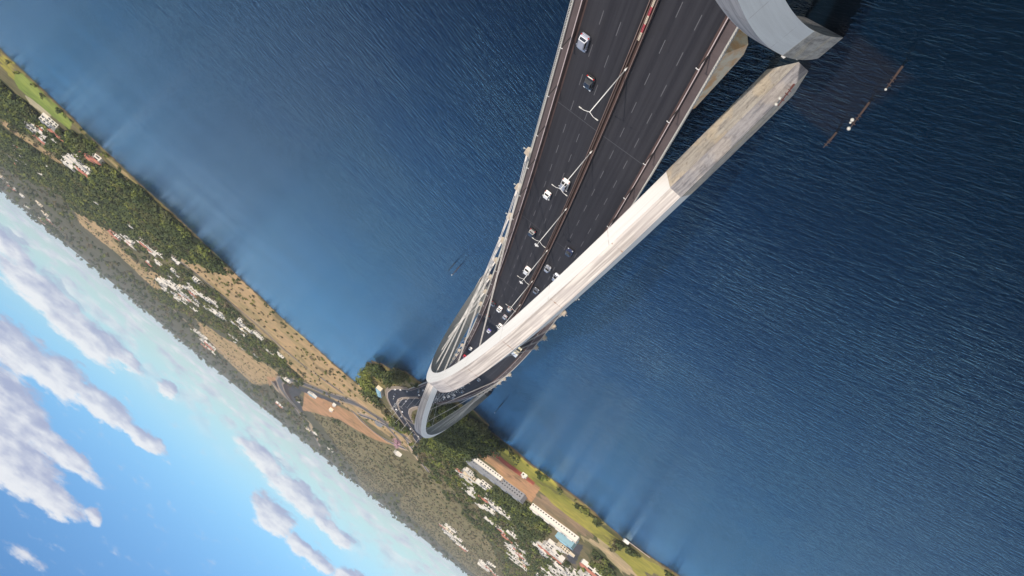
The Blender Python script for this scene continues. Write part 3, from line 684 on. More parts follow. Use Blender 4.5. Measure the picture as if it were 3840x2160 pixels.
# ------------------------------------------------------------------ lamps, posts, barrier blocks
def lamp_post(i, s):
    root = empty('street_lamp', D(s, 0, .1), -heading(s))
    tag(root, '%s white twin-armed street lamp on the median counting from the near end' % ORD[i], 'street lamp', 'street lamps along the bridge median')
    H = 11.3
    mb = MB(); mb.tube((0, 0, 0), (-.0, 0, .9), .16, .15, 8); mb.tube((0, 0, .9), (0, 0, H), .105, .07, 8); mb.build('pole', M_WHITE, root, True)
    mb = MB(); 
    if i >= 2: mb.tube((0, 0, H), (0, 0, H + 1.1), .06, .05, 6); mb.disc((0, 0, H + 1.15), .62, .12, 12); mb.ball((0, 0, H + 1.3), .22)
    if i >= 2: mb.build('top_disc', M_WHITE, root)
    for sg in (-1, 1):
        mb = MB(); mb.tube((0, 0, H - .1), (sg * .9, 0, H + .25), .055, .05, 6); mb.tube((sg * .88, 0, H + .25), (sg * 1.5, 0, H + .3), .05, .04, 6); o = mb.build('arm', M_WHITE, root)
        m2 = MB(); m2.box((sg * 1.75, 0, H + .3), (.62, .26, .12), top=(.8, .7)); m2.build('lamp_head', M_BALU, o)
LS = [141.704 + 33.441 * k for k in range(-1, 23)]
for i, s in enumerate(LS[1:]): lamp_post(i, s)

root = None
k = 0
for i in range(-2, 28):
    for sg in (1, -1):
        s = (143 if sg > 0 else 142) + 17.2 * i
        lb = '%s slim dark post with a small white lamp on the %s walkway' % (ORD[i + 2], 'left-hand' if sg > 0 else 'right-hand')
        if root is None:
            root = empty('walkway_post', D(s, sg * 11.45, .16), -heading(s))
            mb = MB(); mb.tube((0, 0, 0), (0, 0, 3.7), .1, .09, 6); mb.build('pole', M_DARKP, root)
            mb = MB(); mb.box((0, 0, 3.76), (.5, .12, .08)); mb.box((.22, 0, 3.72), (.14, .2, .08)); mb.box((-.22, 0, 3.72), (.14, .2, .08)); mb.build('lamp_head', M_WHITE, root)
            r = root
        else: r = copy_tree(root, None, D(s, sg * 11.45, .16), -heading(s))
        tag(r, lb, 'lamp post', 'slim posts along the walkways')
for i, (s0_, kind) in enumerate(((131.2, 'b'), (128.9, 'r'), (126.6, 'b'), (124.3, 'r'), (122.0, 'b'), (119.7, 'r'), (117.4, 'b'))):
    mb = MB()
    rings = []
    for e, hh in ((-1.08, .86), (1.08, .86)):
        rings.append([D(s0_ + e, t, z) for t, z in ((-.36, .12), (.12, .12), (.04, hh), (-.28, hh))])
    mb.loft(rings)
    m = MB(); 
    for e in (-.7, -.25, .25, .7): m.disc(D(s0_ + e, -.12, .875), .06, .05, 6)
    o = mb.build('plastic_barrier', M_BRED if kind == 'r' else M_BBEI); m.build('filler_cap', M_DARKP, o)
    tag(o, ('red' if kind == 'r' else 'beige') + ' plastic barrier block in the median, %s of the row' % ORD[i], 'barrier', 'plastic barrier blocks in the median')

def pile(x, y, h, lean, bulbs, lb, m=None):
    root = empty('marker_post', (x, y, 0))
    tag(root, lb, 'marker post', 'marker posts in the water')
    mb = MB(); top = Vector((lean[0], lean[1], h)); mb.tube((0, 0, -2), top * .45, .22, .18, 8); mb.tube(top * .45, top, .12, .08, 8)
    for q in (.5, .62, .8): mb.box(top * q, (.75, .12, .12)); mb.box(top * q + Vector((0, 0, .25)), (.12, .6, .1))
    mb.build('post', m or M_RSTL, root)
    for e in bulbs:
        b_ = MB(); b_.ball(top * e[0] + Vector((e[1], e[2], 0)), e[3]); b_.build('float_ball', M_BALU, root, True)
pile(-26.4, 124.1, 5.4, (0, 0), [(1, 0, 0, .22)], 'slim rusty post standing alone in the water, closest to the picture edge')
pile(-28.0, 136.2, 6.6, (.1, 0), [(1.0, .1, .1, .36), (.83, .5, .1, .22), (.74, .55, 0, .36)], 'thick rusty post in the water carrying white ball floats')
pile(-29.0, 148.8, 4.2, (.4, .1), [], 'short pale rusty post in the water, farthest from the footing', M_RSTL)
pile(-16.2, 142.2, 8.0, (-.1, 0), [(.8, .5, .2, .35), (.97, .4, .3, .35)], 'dark red post leaning against the foot of the great arch', M_DRED)
pile(25.2, 408, 5.6, (0, 0), [(1, .2, 0, .3)], 'dark post in the open water beside the left-hand walkway')
pile(28.0, 409, 5.0, (0, 0), [], 'thinner dark post beside its twin in the open water off the left-hand walkway', M_DARKP)
pile(-46, 628, 9, (.3, 0), [(1, 0, 0, .3)], 'tall thin dark post off the right-hand side of the far arch foot', M_DARKP)
pile(-46.5, 641, 4, (0, 0), [], 'low dark post behind the tall one off the far arch foot', M_DARKP)
# small floodlights on the footing
for q, lb in (((-13.2, 137.5, 1.2), 'white floodlight in the shade under the nearest arch'), ((-11.4, 139.8, 1.0), 'second white floodlight in the shade, nearer the deck')):
    root = empty('footing_light', q); tag(root, lb, 'floodlight')
    mb = MB(); mb.box((0, 0, 0), (.9, .6, .5), top=(.7, .7)); mb.build('housing', M_WHITE, root)
    mb = MB(); mb.tube((0, 0, -2.5), (0, 0, -.2), .12); mb.build('bracket', M_DARKP, root)
# ------------------------------------------------------------------ vehicles
def paint(name, col, metal=0.0, rough=.32): return simple(name, col, rough, .04, .5, metal, .5, 0, .6)
PAINT = dict(white=paint('white_paint', (.74, .74, .73)), silver=paint('silver_paint', (.40, .41, .45), .35), grey=paint('grey_paint', (.16, .165, .19), .3),
             bluegrey=paint('blue_grey_paint', (.27, .29, .36), .3), dark=paint('black_paint', (.018, .019, .024)), navy=paint('navy_paint', (.030, .036, .09)),
             red=paint('red_paint', (.42, .02, .045)), cream=paint('cream_paint', (.66, .60, .42)), blue=paint('blue_paint', (.10, .12, .40)))
M_GLASS = simple('tinted_glass', (.012, .014, .018), .08, .1, 1, 0, .8)
M_TYRE = simple('tyre_rubber', (.015, .015, .016), .9, .2, 3)
M_RIM = simple('wheel_rim', (.35, .35, .37), .35, .1, 2, .7)
M_HL = simple('headlight_lens', (.75, .77, .80), .15, .05, 2)
M_TL = simple('taillight_lens', (.40, .02, .02), .25, .05, 2)
M_TRIM = simple('black_trim', (.02, .02, .022), .7, .2, 3)
STY = {  # length, width, roof height, belt, bonnet height, bonnet front x, screen base x, roof front x, roof back x, tail base x, boot height
    'hatch':  (3.95, 1.70, 1.50, .93, .80, 1.97, .92, .30, -1.35, -1.85, .93),
    'sedan':  (4.45, 1.76, 1.45, .92, .78, 2.2, 1.00, .35, -1.00, -1.62, .96),
    'suv':    (4.55, 1.86, 1.68, 1.02, .96, 2.25, 1.05, .45, -1.85, -2.16, 1.02),
    'van':    (4.90, 1.95, 1.95, 1.12, 1.02, 2.4, 1.50, .75, -2.30, -2.40, 1.12),
    'pickup': (5.25, 1.88, 1.78, 1.08, 1.02, 2.6, 1.35, .70, -.65, -.95, 1.02)}
def vehicle(style, colour, label, loc, rz, group=None, roofc=None, simple_=False):
    L, W, RH, BH, HH, XF, XS, XRF, XRB, XT, TH_ = STY[style]
    W *= .5; X0 = -L / 2; X1 = L / 2
    root = empty('car' if style in ('hatch', 'sedan', 'suv') else ('pickup_truck' if style == 'pickup' else 'minivan'), loc, rz)
    tag(root, label, 'pickup' if style == 'pickup' else ('van' if style == 'van' else 'car'), group)
    P = PAINT[colour]
    mb = MB()
    def sec(x, w, zb, zs, zt, crown=.04):
        # cross section of the lower body, rounded shoulders
        return [(x, -w * .90, zb), (x, w * .90, zb), (x, w, zb + .18), (x, w, zs), (x, w * .93, zt - .03), (x, w * .80, zt), (x, 0, zt + crown), (x, -w * .80, zt), (x, -w * .93, zt - .03), (x, -w, zs), (x, -w, zb + .18)]
    rings = [sec(X1, W * .72, .34, .50, .60, .02), sec(X1 - .12, W * .90, .26, .60, HH - .12), sec(X1 - .55, W, .24, .66, HH - .04), sec(XS, W, .24, .70, HH + .04, .05),
             sec(XS - .35, W, .24, .74, BH, .0), sec(XT + .3 if XT + .3 < XS - .4 else XS - .5, W, .24, .74, BH, .0)]
    if style in ('sedan', 'pickup'): rings += [sec(XT - .02, W, .24, .74, TH_, .03), sec(X0 + .35, W, .26, .72, TH_ - .02, .02)]
    rings += [sec(X0 + .10, W * .94, .28, .66, min(TH_, BH) - .08, .01), sec(X0, W * .80, .36, .55, .70, .0)]
    mb.loft(rings[::-1], 0)
    mb.build('body', P, root, False)
    # greenhouse frame and glass
    wb, wr = W * .90, W * .74
    zb = BH + .0
    base = [(XS, -wb), (XS, wb), (XT, wb * .97), (XT, -wb * .97)]
    top = [(XRF, -wr), (XRF, wr), (XRB, wr * .97), (XRB, -wr * .97)]
    mb = MB()
    mb.add([(x, y, zb - .03) for x, y in base] + [(x, y, RH) for x, y in top] + [(x * .96 + .0, y * .86, RH + .045) for x, y in top],
           [(0, 1, 5, 4), (1, 2, 6, 5), (2, 3, 7, 6), (3, 0, 4, 7), (4, 5, 9, 8), (5, 6, 10, 9), (6, 7, 11, 10), (7, 4, 8, 11), (8, 9, 10, 11)])
    mb.build('cabin', PAINT[roofc] if roofc else P, root)
    def glass(name, i, j, m=.1, z0=.12, z1=.9):
        b0, b1 = Vector((*base[i], zb - .03)), Vector((*base[j], zb - .03)); t0, t1 = Vector((*top[i], RH)), Vector((*top[j], RH))
        def q(u, v): return b0.lerp(b1, u).lerp(t0.lerp(t1, u), v)
        n = (b1 - b0).cross(t0 - b0).normalized() * .012
        k = MB(); k.add([q(m, z0) + n, q(1 - m, z0) + n, q(1 - m, z1) + n, q(m, z1) + n], [(0, 1, 2, 3)])
        k.build(name, M_GLASS, root)
    glass('windshield', 0, 1, .06); glass('rear_window', 2, 3, .08, .2, .88); glass('side_window', 1, 2, .10, .18, .86); glass('side_window', 3, 0, .10, .18, .86)
    if not simple_:
        for x in (X1 - .82, X0 + .80):
            for sg in (-1, 1):
                k = MB(); k.tube((x, sg * (W - .20), .33), (x, sg * (W + .005), .33), .33, n=14); o = k.build('wheel', M_TYRE, root)
                k = MB(); k.tube((x, sg * (W + .0), .33), (x, sg * (W + .02), .33), .19, n=10); k.build('rim', M_RIM, o)
        for sg in (-1, 1):
            k = MB(); k.box((X1 - .10, sg * W * .72, .62), (.16, .34, .14)); k.build('headlight', M_HL, root)
            k = MB(); k.box((X0 + .06, sg * W * .78, .72), (.14, .26, .2)); k.build('taillight', M_TL, root)
            k = MB(); k.box((XS - .15, sg * (W + .09), BH + .03), (.16, .2, .14)); k.build('wing_mirror', P, root)
        k = MB(); k.box((X1 - .02, 0, .36), (.12, W * 1.5, .2)); k.box((X0 + .0, 0, .38), (.12, W * 1.6, .22)); k.build('bumper', M_TRIM if colour in ('dark', 'navy', 'grey') else P, root)
        if style == 'suv' or style == 'van':
            k = MB()
            for sg in (-1, 1): k.box(((XRF + XRB) / 2, sg * wr * .86, RH + .07), ((XRF - XRB) * .8, .05, .05))
            k.build('roof_rail', M_TRIM if colour != 'bluegrey' else M_RIM, root)
    if style == 'pickup':
        k = MB(); k.box(((X0 + XT) / 2 - .02, 0, TH_ + .02), (abs(X0 - XT) - .35, W * 1.5, .05)); k.build('load_bed', M_TRIM, root)
    return root
def on_deck(s, t, lift=.0):
    p = D(s, t, -.012 * abs(t) + lift); a = heading(s)
    # t>0 drives away from the camera, t<0 towards it
    rz = math.pi / 2 - a if t > 0 else -math.pi / 2 - a
    return p, rz
CARS = [
 (143, 9.05, 'suv', 'bluegrey', 'blue-grey car with bright chrome tail, nearest vehicle in the left-hand lane', 'silver'),
 (153, 5.6, 'sedan', 'dark', 'black sedan in the middle lane just behind the nearest blue-grey car', None),
 (197, 2.65, 'van', 'white', 'white van with black side windows directly under the second lamp arm beside the median', 'silver'),
 (209, 5.8, 'hatch', 'white', 'white hatchback in the middle lane diagonally ahead of the white van', None),
 (238, 6.0, 'suv', 'dark', 'black off-roader beside the third street lamp, in the middle lane', None),
 (269, 2.9, 'van', 'white', 'white boxy van with two dark roof hatches next to the fourth street lamp', None),
 (334, 9.2, 'sedan', 'dark', 'dark sedan in the outer lane crossed by a white hanger cable', 'grey'),
 (334, 6.0, 'pickup', 'white', 'white pickup between the dark sedan and the median lane traffic', None),
 (324, 2.6, 'suv', 'dark', 'black car with silver glints beneath the fifth lamp arm', None),
 (359, 9.3, 'hatch', 'dark', 'black hatchback close to the left barrier behind a hanger cable', None),
 (339, 2.8, 'hatch', 'silver', 'silver hatchback in the median lane ahead of the black glinting car', None),
 (358, 2.8, 'pickup', 'white', 'white pickup half hidden by the white flank of the great arch', None),
 (381, 5.9, 'hatch', 'blue', 'white-roofed blue small car in the middle lane near the arch', 'white'),
 (451, 9.3, 'hatch', 'white', 'white small car alone in the outer lane above the red one', None),
 (486, 9.6, 'hatch', 'red', 'red car glimpsed between the deck barrier and the arch crown', None),
 (232, -5.7, 'sedan', 'navy', 'navy blue sedan coming towards the camera, nearest in the right-hand carriageway', 'dark'),
 (255, -2.5, 'sedan', 'silver', 'silver sedan coming towards the camera beside the median', None),
 (256, -5.9, 'suv', 'silver', 'silver car partly covered by the edge of the great arch', None),
 (281, -2.5, 'sedan', 'grey', 'dark grey sedan coming beside the median just before the arch covers the lanes', None),
 (524, -5.3, 'hatch', 'silver', 'grey hatchback alone on the dark lanes below the great arch crown', None),
 (606, -2.8, 'sedan', 'silver', 'silver sedan next to the median where the arch crown ends', None),
 (632, -6.4, 'suv', 'grey', 'grey car in the middle lane just past the arch crown', None),
]
for s, t, st, c, lb, rc in CARS:
    p, rz = on_deck(s, t); vehicle(st, c, lb, p, rz, None, rc)
far = [(694, -6.8), (703, -3.2), (716, -9.0), (729, -6.4), (742, -3.0), (760, -6.2), (790, -3.0), (828, 7.1), (845, 9.0), (860, 7.3), (881, 3.4), (812, -6), (868, -3), (892, -6.4)]
cols = ['white', 'dark', 'silver', 'white', 'grey', 'white', 'dark', 'silver', 'dark', 'grey', 'white', 'silver', 'white', 'dark']
wd = ['leading', 'second', 'third', 'fourth', 'fifth', 'sixth', 'seventh', 'eighth']
ia = ib = 0
for (s, t), c in zip(far, cols):
    p, rz = on_deck(s, t)
    if t < 0: lb = '%s %s car in the distant oncoming queue beyond the great arch crown' % (wd[min(ia, 7)], c) if ia < 8 else '%s car oncoming at the very end of the bridge' % c; ia += 1
    else: lb = '%s small %s car leaving the bridge left of the far arch' % (wd[ib], c); ib += 1
    vehicle(rng.choice(['hatch', 'sedan', 'suv']), c, lb, p, rz, 'distant cars on the bridge', None, True)
# box truck with a tall cream cab frame
def truck(loc, rz, label):
    root = empty('box_truck', loc, rz); tag(root, label, 'truck')
    k = MB(); k.box((2.6, 0, 1.35), (1.9, 2.3, 1.9), top=(.86, .92)); k.build('cab', PAINT['cream'], root)
    k = MB(); k.add([(3.57, -1.0, 1.35), (3.57, 1.0, 1.35), (3.46, .95, 2.2), (3.46, -.95, 2.2)], [(0, 1, 2, 3)]); k.build('windshield', M_GLASS, root)
    k = MB(); k.box((.9, 0, 1.75), (1.5, 2.35, 2.0)); k.build('sleeper_housing', PAINT['grey'], root)
    k = MB()
    for x in (.2, 1.62): k.box((x, 0, 2.85), (.12, 2.4, .14))
    for sg in (-1, 1): k.box((.9, sg * 1.15, 2.85), (1.5, .12, .14))
    k.box((.9, 0, 2.82), (.7, 1.5, .1)); k.build('roof_frame', PAINT['cream'], root)
    k = MB(); k.box((-2.6, 0, 1.95), (5.2, 2.5, 2.3)); b = k.build('cargo_box', PAINT['white'], root)
    k = MB(); k.box((-2.6, 0, 3.12), (5.22, .06, .04)); k.box((-5.21, 0, 1.95), (.03, .05, 2.1)); k.build('seam', M_RIM, b)
    k = MB(); k.box((-1.2, 0, .7), (8.4, 1.0, .3)); k.build('chassis', M_TRIM, root)
    for x in (2.4, -2.9, -4.0):
        for sg in (-1, 1):
            k = MB(); k.tube((x, sg * .85, .5), (x, sg * 1.2, .5), .5, n=14); o = k.build('wheel', M_TYRE, root)
            k = MB(); k.tube((x, sg * 1.19, .5), (x, sg * 1.22, .5), .25, n=10); k.build('rim', M_RIM, o)
    for sg in (-1, 1):
        k = MB(); k.box((3.55, sg * .85, .75), (.12, .35, .22)); k.build('headlight', M_HL, root)
p, rz = on_deck(372, -8.9); truck(p, rz, 'big cream and white box truck in the outer oncoming lane beside the great arch')

# ------------------------------------------------------------------ the road ashore
def ribbon(name, A, B, z, m, label=None, kind='structure', uvw=False):
    me = bpy.data.meshes.new(name); n = len(A); vs = []; uv = []
    st = 0
    for i in range(n):
        if i: st += math.hypot(A[i][0] - A[i - 1][0], A[i][1] - A[i - 1][1])
        za = z if not callable(z) else z(*A[i]); zb = z if not callable(z) else z(*B[i])
        vs += [(A[i][0], A[i][1], za), (B[i][0], B[i][1], zb)]; uv += [(0, st), (9, st)]
    me.from_pydata(vs, [], [(2 * i, 2 * i + 2, 2 * i + 3, 2 * i + 1) for i in range(n - 1)])
    ul = me.uv_layers.new(name='deck')
    for p_ in me.polygons:
        for li in p_.loop_indices: ul.data[li].uv = uv[me.loops[li].vertex_index]
    me.materials.append(m); o = bpy.data.objects.new(name, me); link(o); tag(o, label, None, None, kind); return o
def resample(P, n):
    P = np.array(P, float); d = np.concatenate([[0], np.cumsum(np.hypot(*np.diff(P, axis=0).T))]); q = np.linspace(0, d[-1], n)
    for _ in range(2):
        P2 = P.copy()
        P2[1:-1] = P[1:-1] * .6 + (P[:-2] + P[2:]) * .2
        P = P2
    return [(float(np.interp(t, d, P[:, 0])), float(np.interp(t, d, P[:, 1]))) for t in q]
e_ = lambda t: tuple(D(S1 - 1, t))[:2]
MED = resample([e_(0), (11, 959), (18, 1007), (21, 1045), (20, 1090), (16, 1120), (9, 1160), (-1, 1195), (-14, 1235), (-30, 1280), (-50, 1330)], 44)
LFT = resample([e_(11.6), (26, 955), (35, 1010), (37, 1060), (34, 1114), (27, 1160), (16, 1200), (6, 1235), (-8, 1280), (-25, 1330), (-40, 1370)], 44)
RGT = resample([e_(-11.6), (-3, 960), (3, 1010), (5, 1060), (3, 1095), (-3, 1135), (-12, 1170), (-25, 1205), (-38, 1240), (-60, 1290), (-80, 1330)], 44)
def rz_(x, y): return max(3.1, float(TH([x], [y])[0]) + .5)
def off(P, d):
    o = []
    for i, q in enumerate(P):
        a = np.array(P[max(0, i - 1)]); b = np.array(P[min(len(P) - 1, i + 1)]); t = b - a; t /= np.linalg.norm(t); o.append((q[0] + t[1] * d, q[1] - t[0] * d))
    return o
M_VERGE = simple('road_verge', (.24, .19, .14), .9, .3, .08)
M_KERB = simple('light_kerb', (.42, .35, .30), .8, .2, .2)
ribbon('road_embankment', off(LFT, 4.5), off(RGT, -4.5), lambda x, y: rz_(x, y) - .12, M_VERGE)
ribbon('road', off(LFT, -.5), off(MED, 1.4), lambda x, y: rz_(x, y) + .02, M_ASPH)
ribbon('road', off(MED, -1.4), off(RGT, .5), lambda x, y: rz_(x, y) + .02, M_ASPH)
ribbon('road_kerb', off(LFT, .6), off(LFT, -.3), lambda x, y: rz_(x, y) + .16, M_KERB)
ribbon('road_kerb', off(MED, 1.6), off(MED, .9), lambda x, y: rz_(x, y) + .3, M_KERB)
ribbon('road_kerb', off(MED, -.9), off(MED, -1.6), lambda x, y: rz_(x, y) + .3, M_KERB)
ribbon('road_kerb', off(RGT, .3), off(RGT, -.6), lambda x, y: rz_(x, y) + .16, M_KERB)
land = [(2, 14, 2), (5, 18, 4), (8, 20, 0), (11, 12, 1), (14, 9, 2), (17, 8, 1), (20, 6, 3), (23, 5, 1), (25, 10, 4), (28, 6, 2), (31, 8, 1), (34, 5, 0), (37, 7, 2), (6, -5, 1), (10, -6, 2), (13, -9, 3), (18, -6, 1), (22, -8, 0), (27, -6, 2), (32, -9, 1), (36, -6, 4)]
pal = ['white', 'dark', 'silver', 'grey', 'white']
for n_, (i, dd, ci) in enumerate(land):
    base = MED[i]; nx = MED[i + 1]; h = math.atan2(nx[1] - base[1], nx[0] - base[0])
    tx, ty = math.cos(h), math.sin(h); q = (base[0] + ty * dd * .75, base[1] - tx * dd * .75)
    lb = '%s %s car on the curving road ashore, %s carriageway' % (ORD[n_ % 20], pal[ci], 'left' if dd > 0 else 'right')
    vehicle(['hatch', 'sedan', 'suv'][n_ % 3], pal[ci], lb, (q[0], q[1], rz_(*q) + .03), h if dd > 0 else h + math.pi, 'cars on the road ashore', None, True)
# slim lamps along the shore road
rt = None
for n_, i in enumerate(range(2, 42, 4)):
    q = MED[i]; lc = (q[0], q[1], rz_(*q))
    if rt is None:
        rt = empty('roadside_lamp', lc); k = MB(); k.tube((0, 0, 0), (0, 0, 13), .17, .1, 6); k.build('pole', M_WHITE, rt)
        k = MB(); k.tube((0, 0, 12.9), (2.2, 0, 13.3), .08); k.tube((0, 0, 12.9), (-2.2, 0, 13.3), .08); k.build('arm', M_WHITE, rt); r = rt
    else: r = copy_tree(rt, None, lc)
    tag(r, '%s slender grey-white lamp in the middle of the road ashore' % ORD[n_], 'street lamp', 'street lamps along the road ashore')
# ------------------------------------------------------------------ vegetation
def f_leaf(c0, c1, c2):
    def f(t, b):
        oi = t.n('ShaderNodeObjectInfo'); ps = pos(t)
        n = t.noise(ps, .16, 3, .5); n2 = t.noise(ps, .9, 3, .6); big = t.noise(ps, .018, 3, .6)
        c = t.mix(t.sm(t.m('ADD', t.m('MULTIPLY', n, .6), t.m('MULTIPLY', n2, .4)), .35, .66), c0, c1)
        c = t.mix(t.m('MULTIPLY', t.sm(big, .50, .68), .7), c, c2)
        t.l(c, b.inputs['Base Color']); b.inputs['Roughness'].default_value = .75; b.inputs['Specular IOR Level'].default_value = .2
    return f
M_LEAF = mat('dark_foliage', f_leaf((.026, .042, .014), (.075, .092, .028), (.115, .105, .042)))
M_LEAFB = mat('bright_foliage', f_leaf((.06, .08, .018), (.15, .17, .036), (.17, .165, .04)))
M_DRYL = mat('dry_foliage', f_leaf((.07, .068, .035), (.135, .115, .06), (.16, .12, .07)))
M_BARK = simple('bark', (.09, .065, .045), .9, .3, 2)

def crown_np(seed, nblob, nleaf, size, squash=.8):
    r = np.random.RandomState(seed); vs = []
    cs = r.normal(size=(nblob, 3)) * [.42, .42, .24]; rad = r.uniform(.32, .58, nblob)
    for i in range(nleaf):
        b = r.randint(nblob); d = r.normal(size=3); d /= np.linalg.norm(d)
        p_ = cs[b] + d * rad[b] * r.uniform(.75, 1.08) * [1, 1, squash]
        n_ = d + r.normal(size=3) * .45; n_ /= np.linalg.norm(n_)
        a = np.cross(n_, [0.3, .2, 1]); a /= np.linalg.norm(a); c_ = np.cross(n_, a)
        s_ = size * r.uniform(.6, 1.35)
        for k in range(3):
            t = 2.094 * k + r.uniform(-.35, .35); vs.append(p_ + (a * math.cos(t) + c_ * math.sin(t)) * s_)
    v = np.array(vs); v[:, 2] += .78; v[:, 2] = np.maximum(v[:, 2], .12)
    return v
def crown_mesh(name, v, m):
    n = len(v); me = bpy.data.meshes.new(name); me.vertices.add(n); me.vertices.foreach_set('co', v.ravel())
    me.loops.add(n); me.loops.foreach_set('vertex_index', np.arange(n)); me.polygons.add(n // 3)
    me.polygons.foreach_set('loop_start', np.arange(0, n, 3)); me.polygons.foreach_set('loop_total', np.full(n // 3, 3))
    me.update(); me.materials.append(m); return me
T_HI = [crown_np(i, 9 + i % 4, 420, .13, .85) for i in range(6)]
T_LO = [crown_np(40 + i, 7, 90, .24, .8) for i in range(6)]
T_FAR = [crown_np(80 + i, 6, 34, .36, .7) for i in range(5)]
tm = MB(); tm.tube((0, 0, -.15), (.02, 0, .35), .055, .04, 7); tm.tube((.02, 0, .33), (.16, .05, .75), .035, .015, 5); tm.tube((.02, 0, .33), (-.14, -.08, .72), .032, .015, 5); tm.tube((.02, 0, .34), (0, .16, .7), .028, .012, 5)
TRUNK = tm.mesh('trunk', M_BARK)
TREES = []
for i, v in enumerate(T_HI):
    TREES.append([crown_mesh('crown', v, m) for m in (M_LEAF, M_LEAFB, M_DRYL)])

def scatter(P, n, sx=1.0):
    P = np.array(P, float); mn, mx_ = P.min(0), P.max(0); out = []
    for _ in range(60):
        q = np.random.RandomState(nr.randint(1 << 30)).uniform(mn, mx_, (n * 2, 2)); q = q[inpoly(q[:, 0], q[:, 1], P)]
        out.append(q)
        if sum(len(o) for o in out) >= n: break
    return np.concatenate(out)[:n]
def area(P):
    P = np.array(P, float); x, y = P.T; return abs((x * np.roll(y, 1) - y * np.roll(x, 1)).sum()) / 2
pts = []   # x, y, size, material
roadpts = np.array(MED + LFT + RGT)
# wooded shore right of the bridge end, the little wooded cape, the lakeside belts
for P in ZN['Fforest']:
    n = int(min(2600, area(P) / 85)); q = scatter(P, n)
    for a in q: pts.append((a[0], a[1], rng.uniform(8.5, 15), 0 if rng.random() < .8 else 1))
for P in ZN['Fpark']:
    n = int(min(1700, area(P) / 150)); q = scatter(P, n)
    for a in q: pts.append((a[0], a[1], rng.uniform(6, 12), rng.choice([0, 0, 1, 2])))
for P in ZN['olive']:
    q = scatter(P, 2400)
    for a in q: pts.append((a[0], a[1], rng.uniform(2.5, 5.5) * (1 + max(0, a[1] - 2500) / 4000), 2 if rng.random() < .75 else 0))
for P in ZN['dry']:
    n = int(min(260, area(P) / 900)); q = scatter(P, n)
    for a in q: pts.append((a[0], a[1], rng.uniform(2, 5), 2 if rng.random() < .6 else 1))
for P in ZN['H']:
    n = int(min(500, area(P) / 260)); q = scatter(P, n)
    for a in q: pts.append((a[0], a[1], rng.uniform(5, 10), rng.choice([0, 1, 0])))
CAPE = [(27, 838, 9, 0), (33, 851, 10, 0), (38, 862, 11, 0), (44, 873, 11, 0), (36, 880, 12, 0), (44, 893, 12, 0), (50, 905, 12, 0), (40, 905, 11, 0), (54, 917, 11, 0), (47, 920, 11, 1), (31, 868, 10, 0), (28, 885, 9, 0), (35, 897, 10, 0),
        (59, 932, 10, 0), (55, 945, 8, 1), (64, 1005, 9, 1), (67, 1030, 11, 1), (63, 1050, 12, 1), (69, 1060, 11, 1), (66, 1085, 13, 1), (60, 1100, 12, 1), (68, 1110, 11, 1), (57, 1075, 9, 1), (52, 1120, 10, 1), (63, 1135, 11, 1), (55, 1150, 10, 0),
        (62, 1165, 11, 0), (56, 1180, 12, 0), (63, 1195, 12, 0), (50, 1195, 11, 0), (44, 1180, 10, 0), (46, 1205, 10, 0), (58, 1212, 11, 0), (52, 1050, 5, 2), (41, 1215, 9, 0)]
pts += [(a, b, c * 1.15, d) for a, b, c, d in CAPE]
for _ in range(330):   # belt beyond the inlet, beside the road ashore
    x = rng.uniform(-20, 110); y = 1272 + rng.uniform(0, 150) + max(0, (x - 60)) * .1; pts.append((x, y, rng.uniform(7, 13), rng.choice([0, 1, 1])))
for _ in range(60): pts.append((rng.uniform(-18, 3), rng.uniform(985, 1150), rng.uniform(4, 8), rng.choice([1, 2, 1])))
# shoreline shrubs, irregular
for i in range(len(LAND) - 8):
    a, b = LAND[i], LAND[i + 1]
    if not (400 < a[1] < 1300 and abs(a[0]) < 900): continue
    L = np.hypot(*(b - a)); e = (b - a) / max(L, 1)
    dens = .10 if a[0] < 0 else .05
    k = 0
    while k < L:
        k += rng.expovariate(dens)
        inn = rng.uniform(2, 11); q = a + e * k + np.array([-e[1], e[0]]) * inn * (-1)
        if sdist([q[0]], [q[1]])[0] < 1: q = a + e * k + np.array([-e[1], e[0]]) * inn
        pts.append((q[0], q[1], rng.uniform(2.5, 8), rng.choice([0, 1, 0])))
for _ in range(150):   # taller trees standing along the left waterline
    k = rng.randrange(8, 20); a, b = LAND[k], LAND[k + 1]; e = (b - a) / max(1, np.hypot(*(b - a))); q = a + (b - a) * rng.random() + np.array([e[1], -e[0]]) * rng.uniform(3, 26)
    if sdist([q[0]], [q[1]])[0] < 2: q = 2 * a - q + (b - a)
    if math.sin(q[0] / 19) + math.sin(q[1] / 27) > -.3: pts.append((q[0], q[1], rng.uniform(8, 15), rng.choice([0, 0, 1])))
# the plateau beyond: clumps thinning out with distance
for _ in range(7500):
    azm = R(rng.uniform(-24, 37)); d_ = 1 / rng.uniform(1 / 8200, 1 / 1250)
    px, py = math.sin(azm) * d_, math.cos(azm) * d_
    gap = math.sin(px / 140 + 1.1) * math.sin(py / 230 + px / 400) + .5 * math.sin(px / 61 - py / 97)
    if gap > .55 and d_ < 3600: continue
    pts.append((px, py, rng.uniform(7, 12) * (1 + max(0, d_ - 1800) / 3600), rng.choice([0, 0, 0, 0, 1, 2, 2])))
pts = np.array(pts)
s_ = sdist(pts[:, 0], pts[:, 1]); ok = s_ > 1.5
dr = np.min(np.hypot(pts[:, 0][:, None] - roadpts[:, 0][None], pts[:, 1][:, None] - roadpts[:, 1][None]), 1); ok &= dr > 9.5
bare = np.zeros(len(pts), bool)
for kd in ('red', 'redtop', 'asph', 'dark', 'lawn', 'sand', 'brown', 'tan', 'yg'):
    for P in ZN[kd]: bare |= inpoly(pts[:, 0], pts[:, 1], P)
big = (pts[:, 2] > 5.5) & (s_ > 14)
dryz = np.zeros(len(pts), bool)
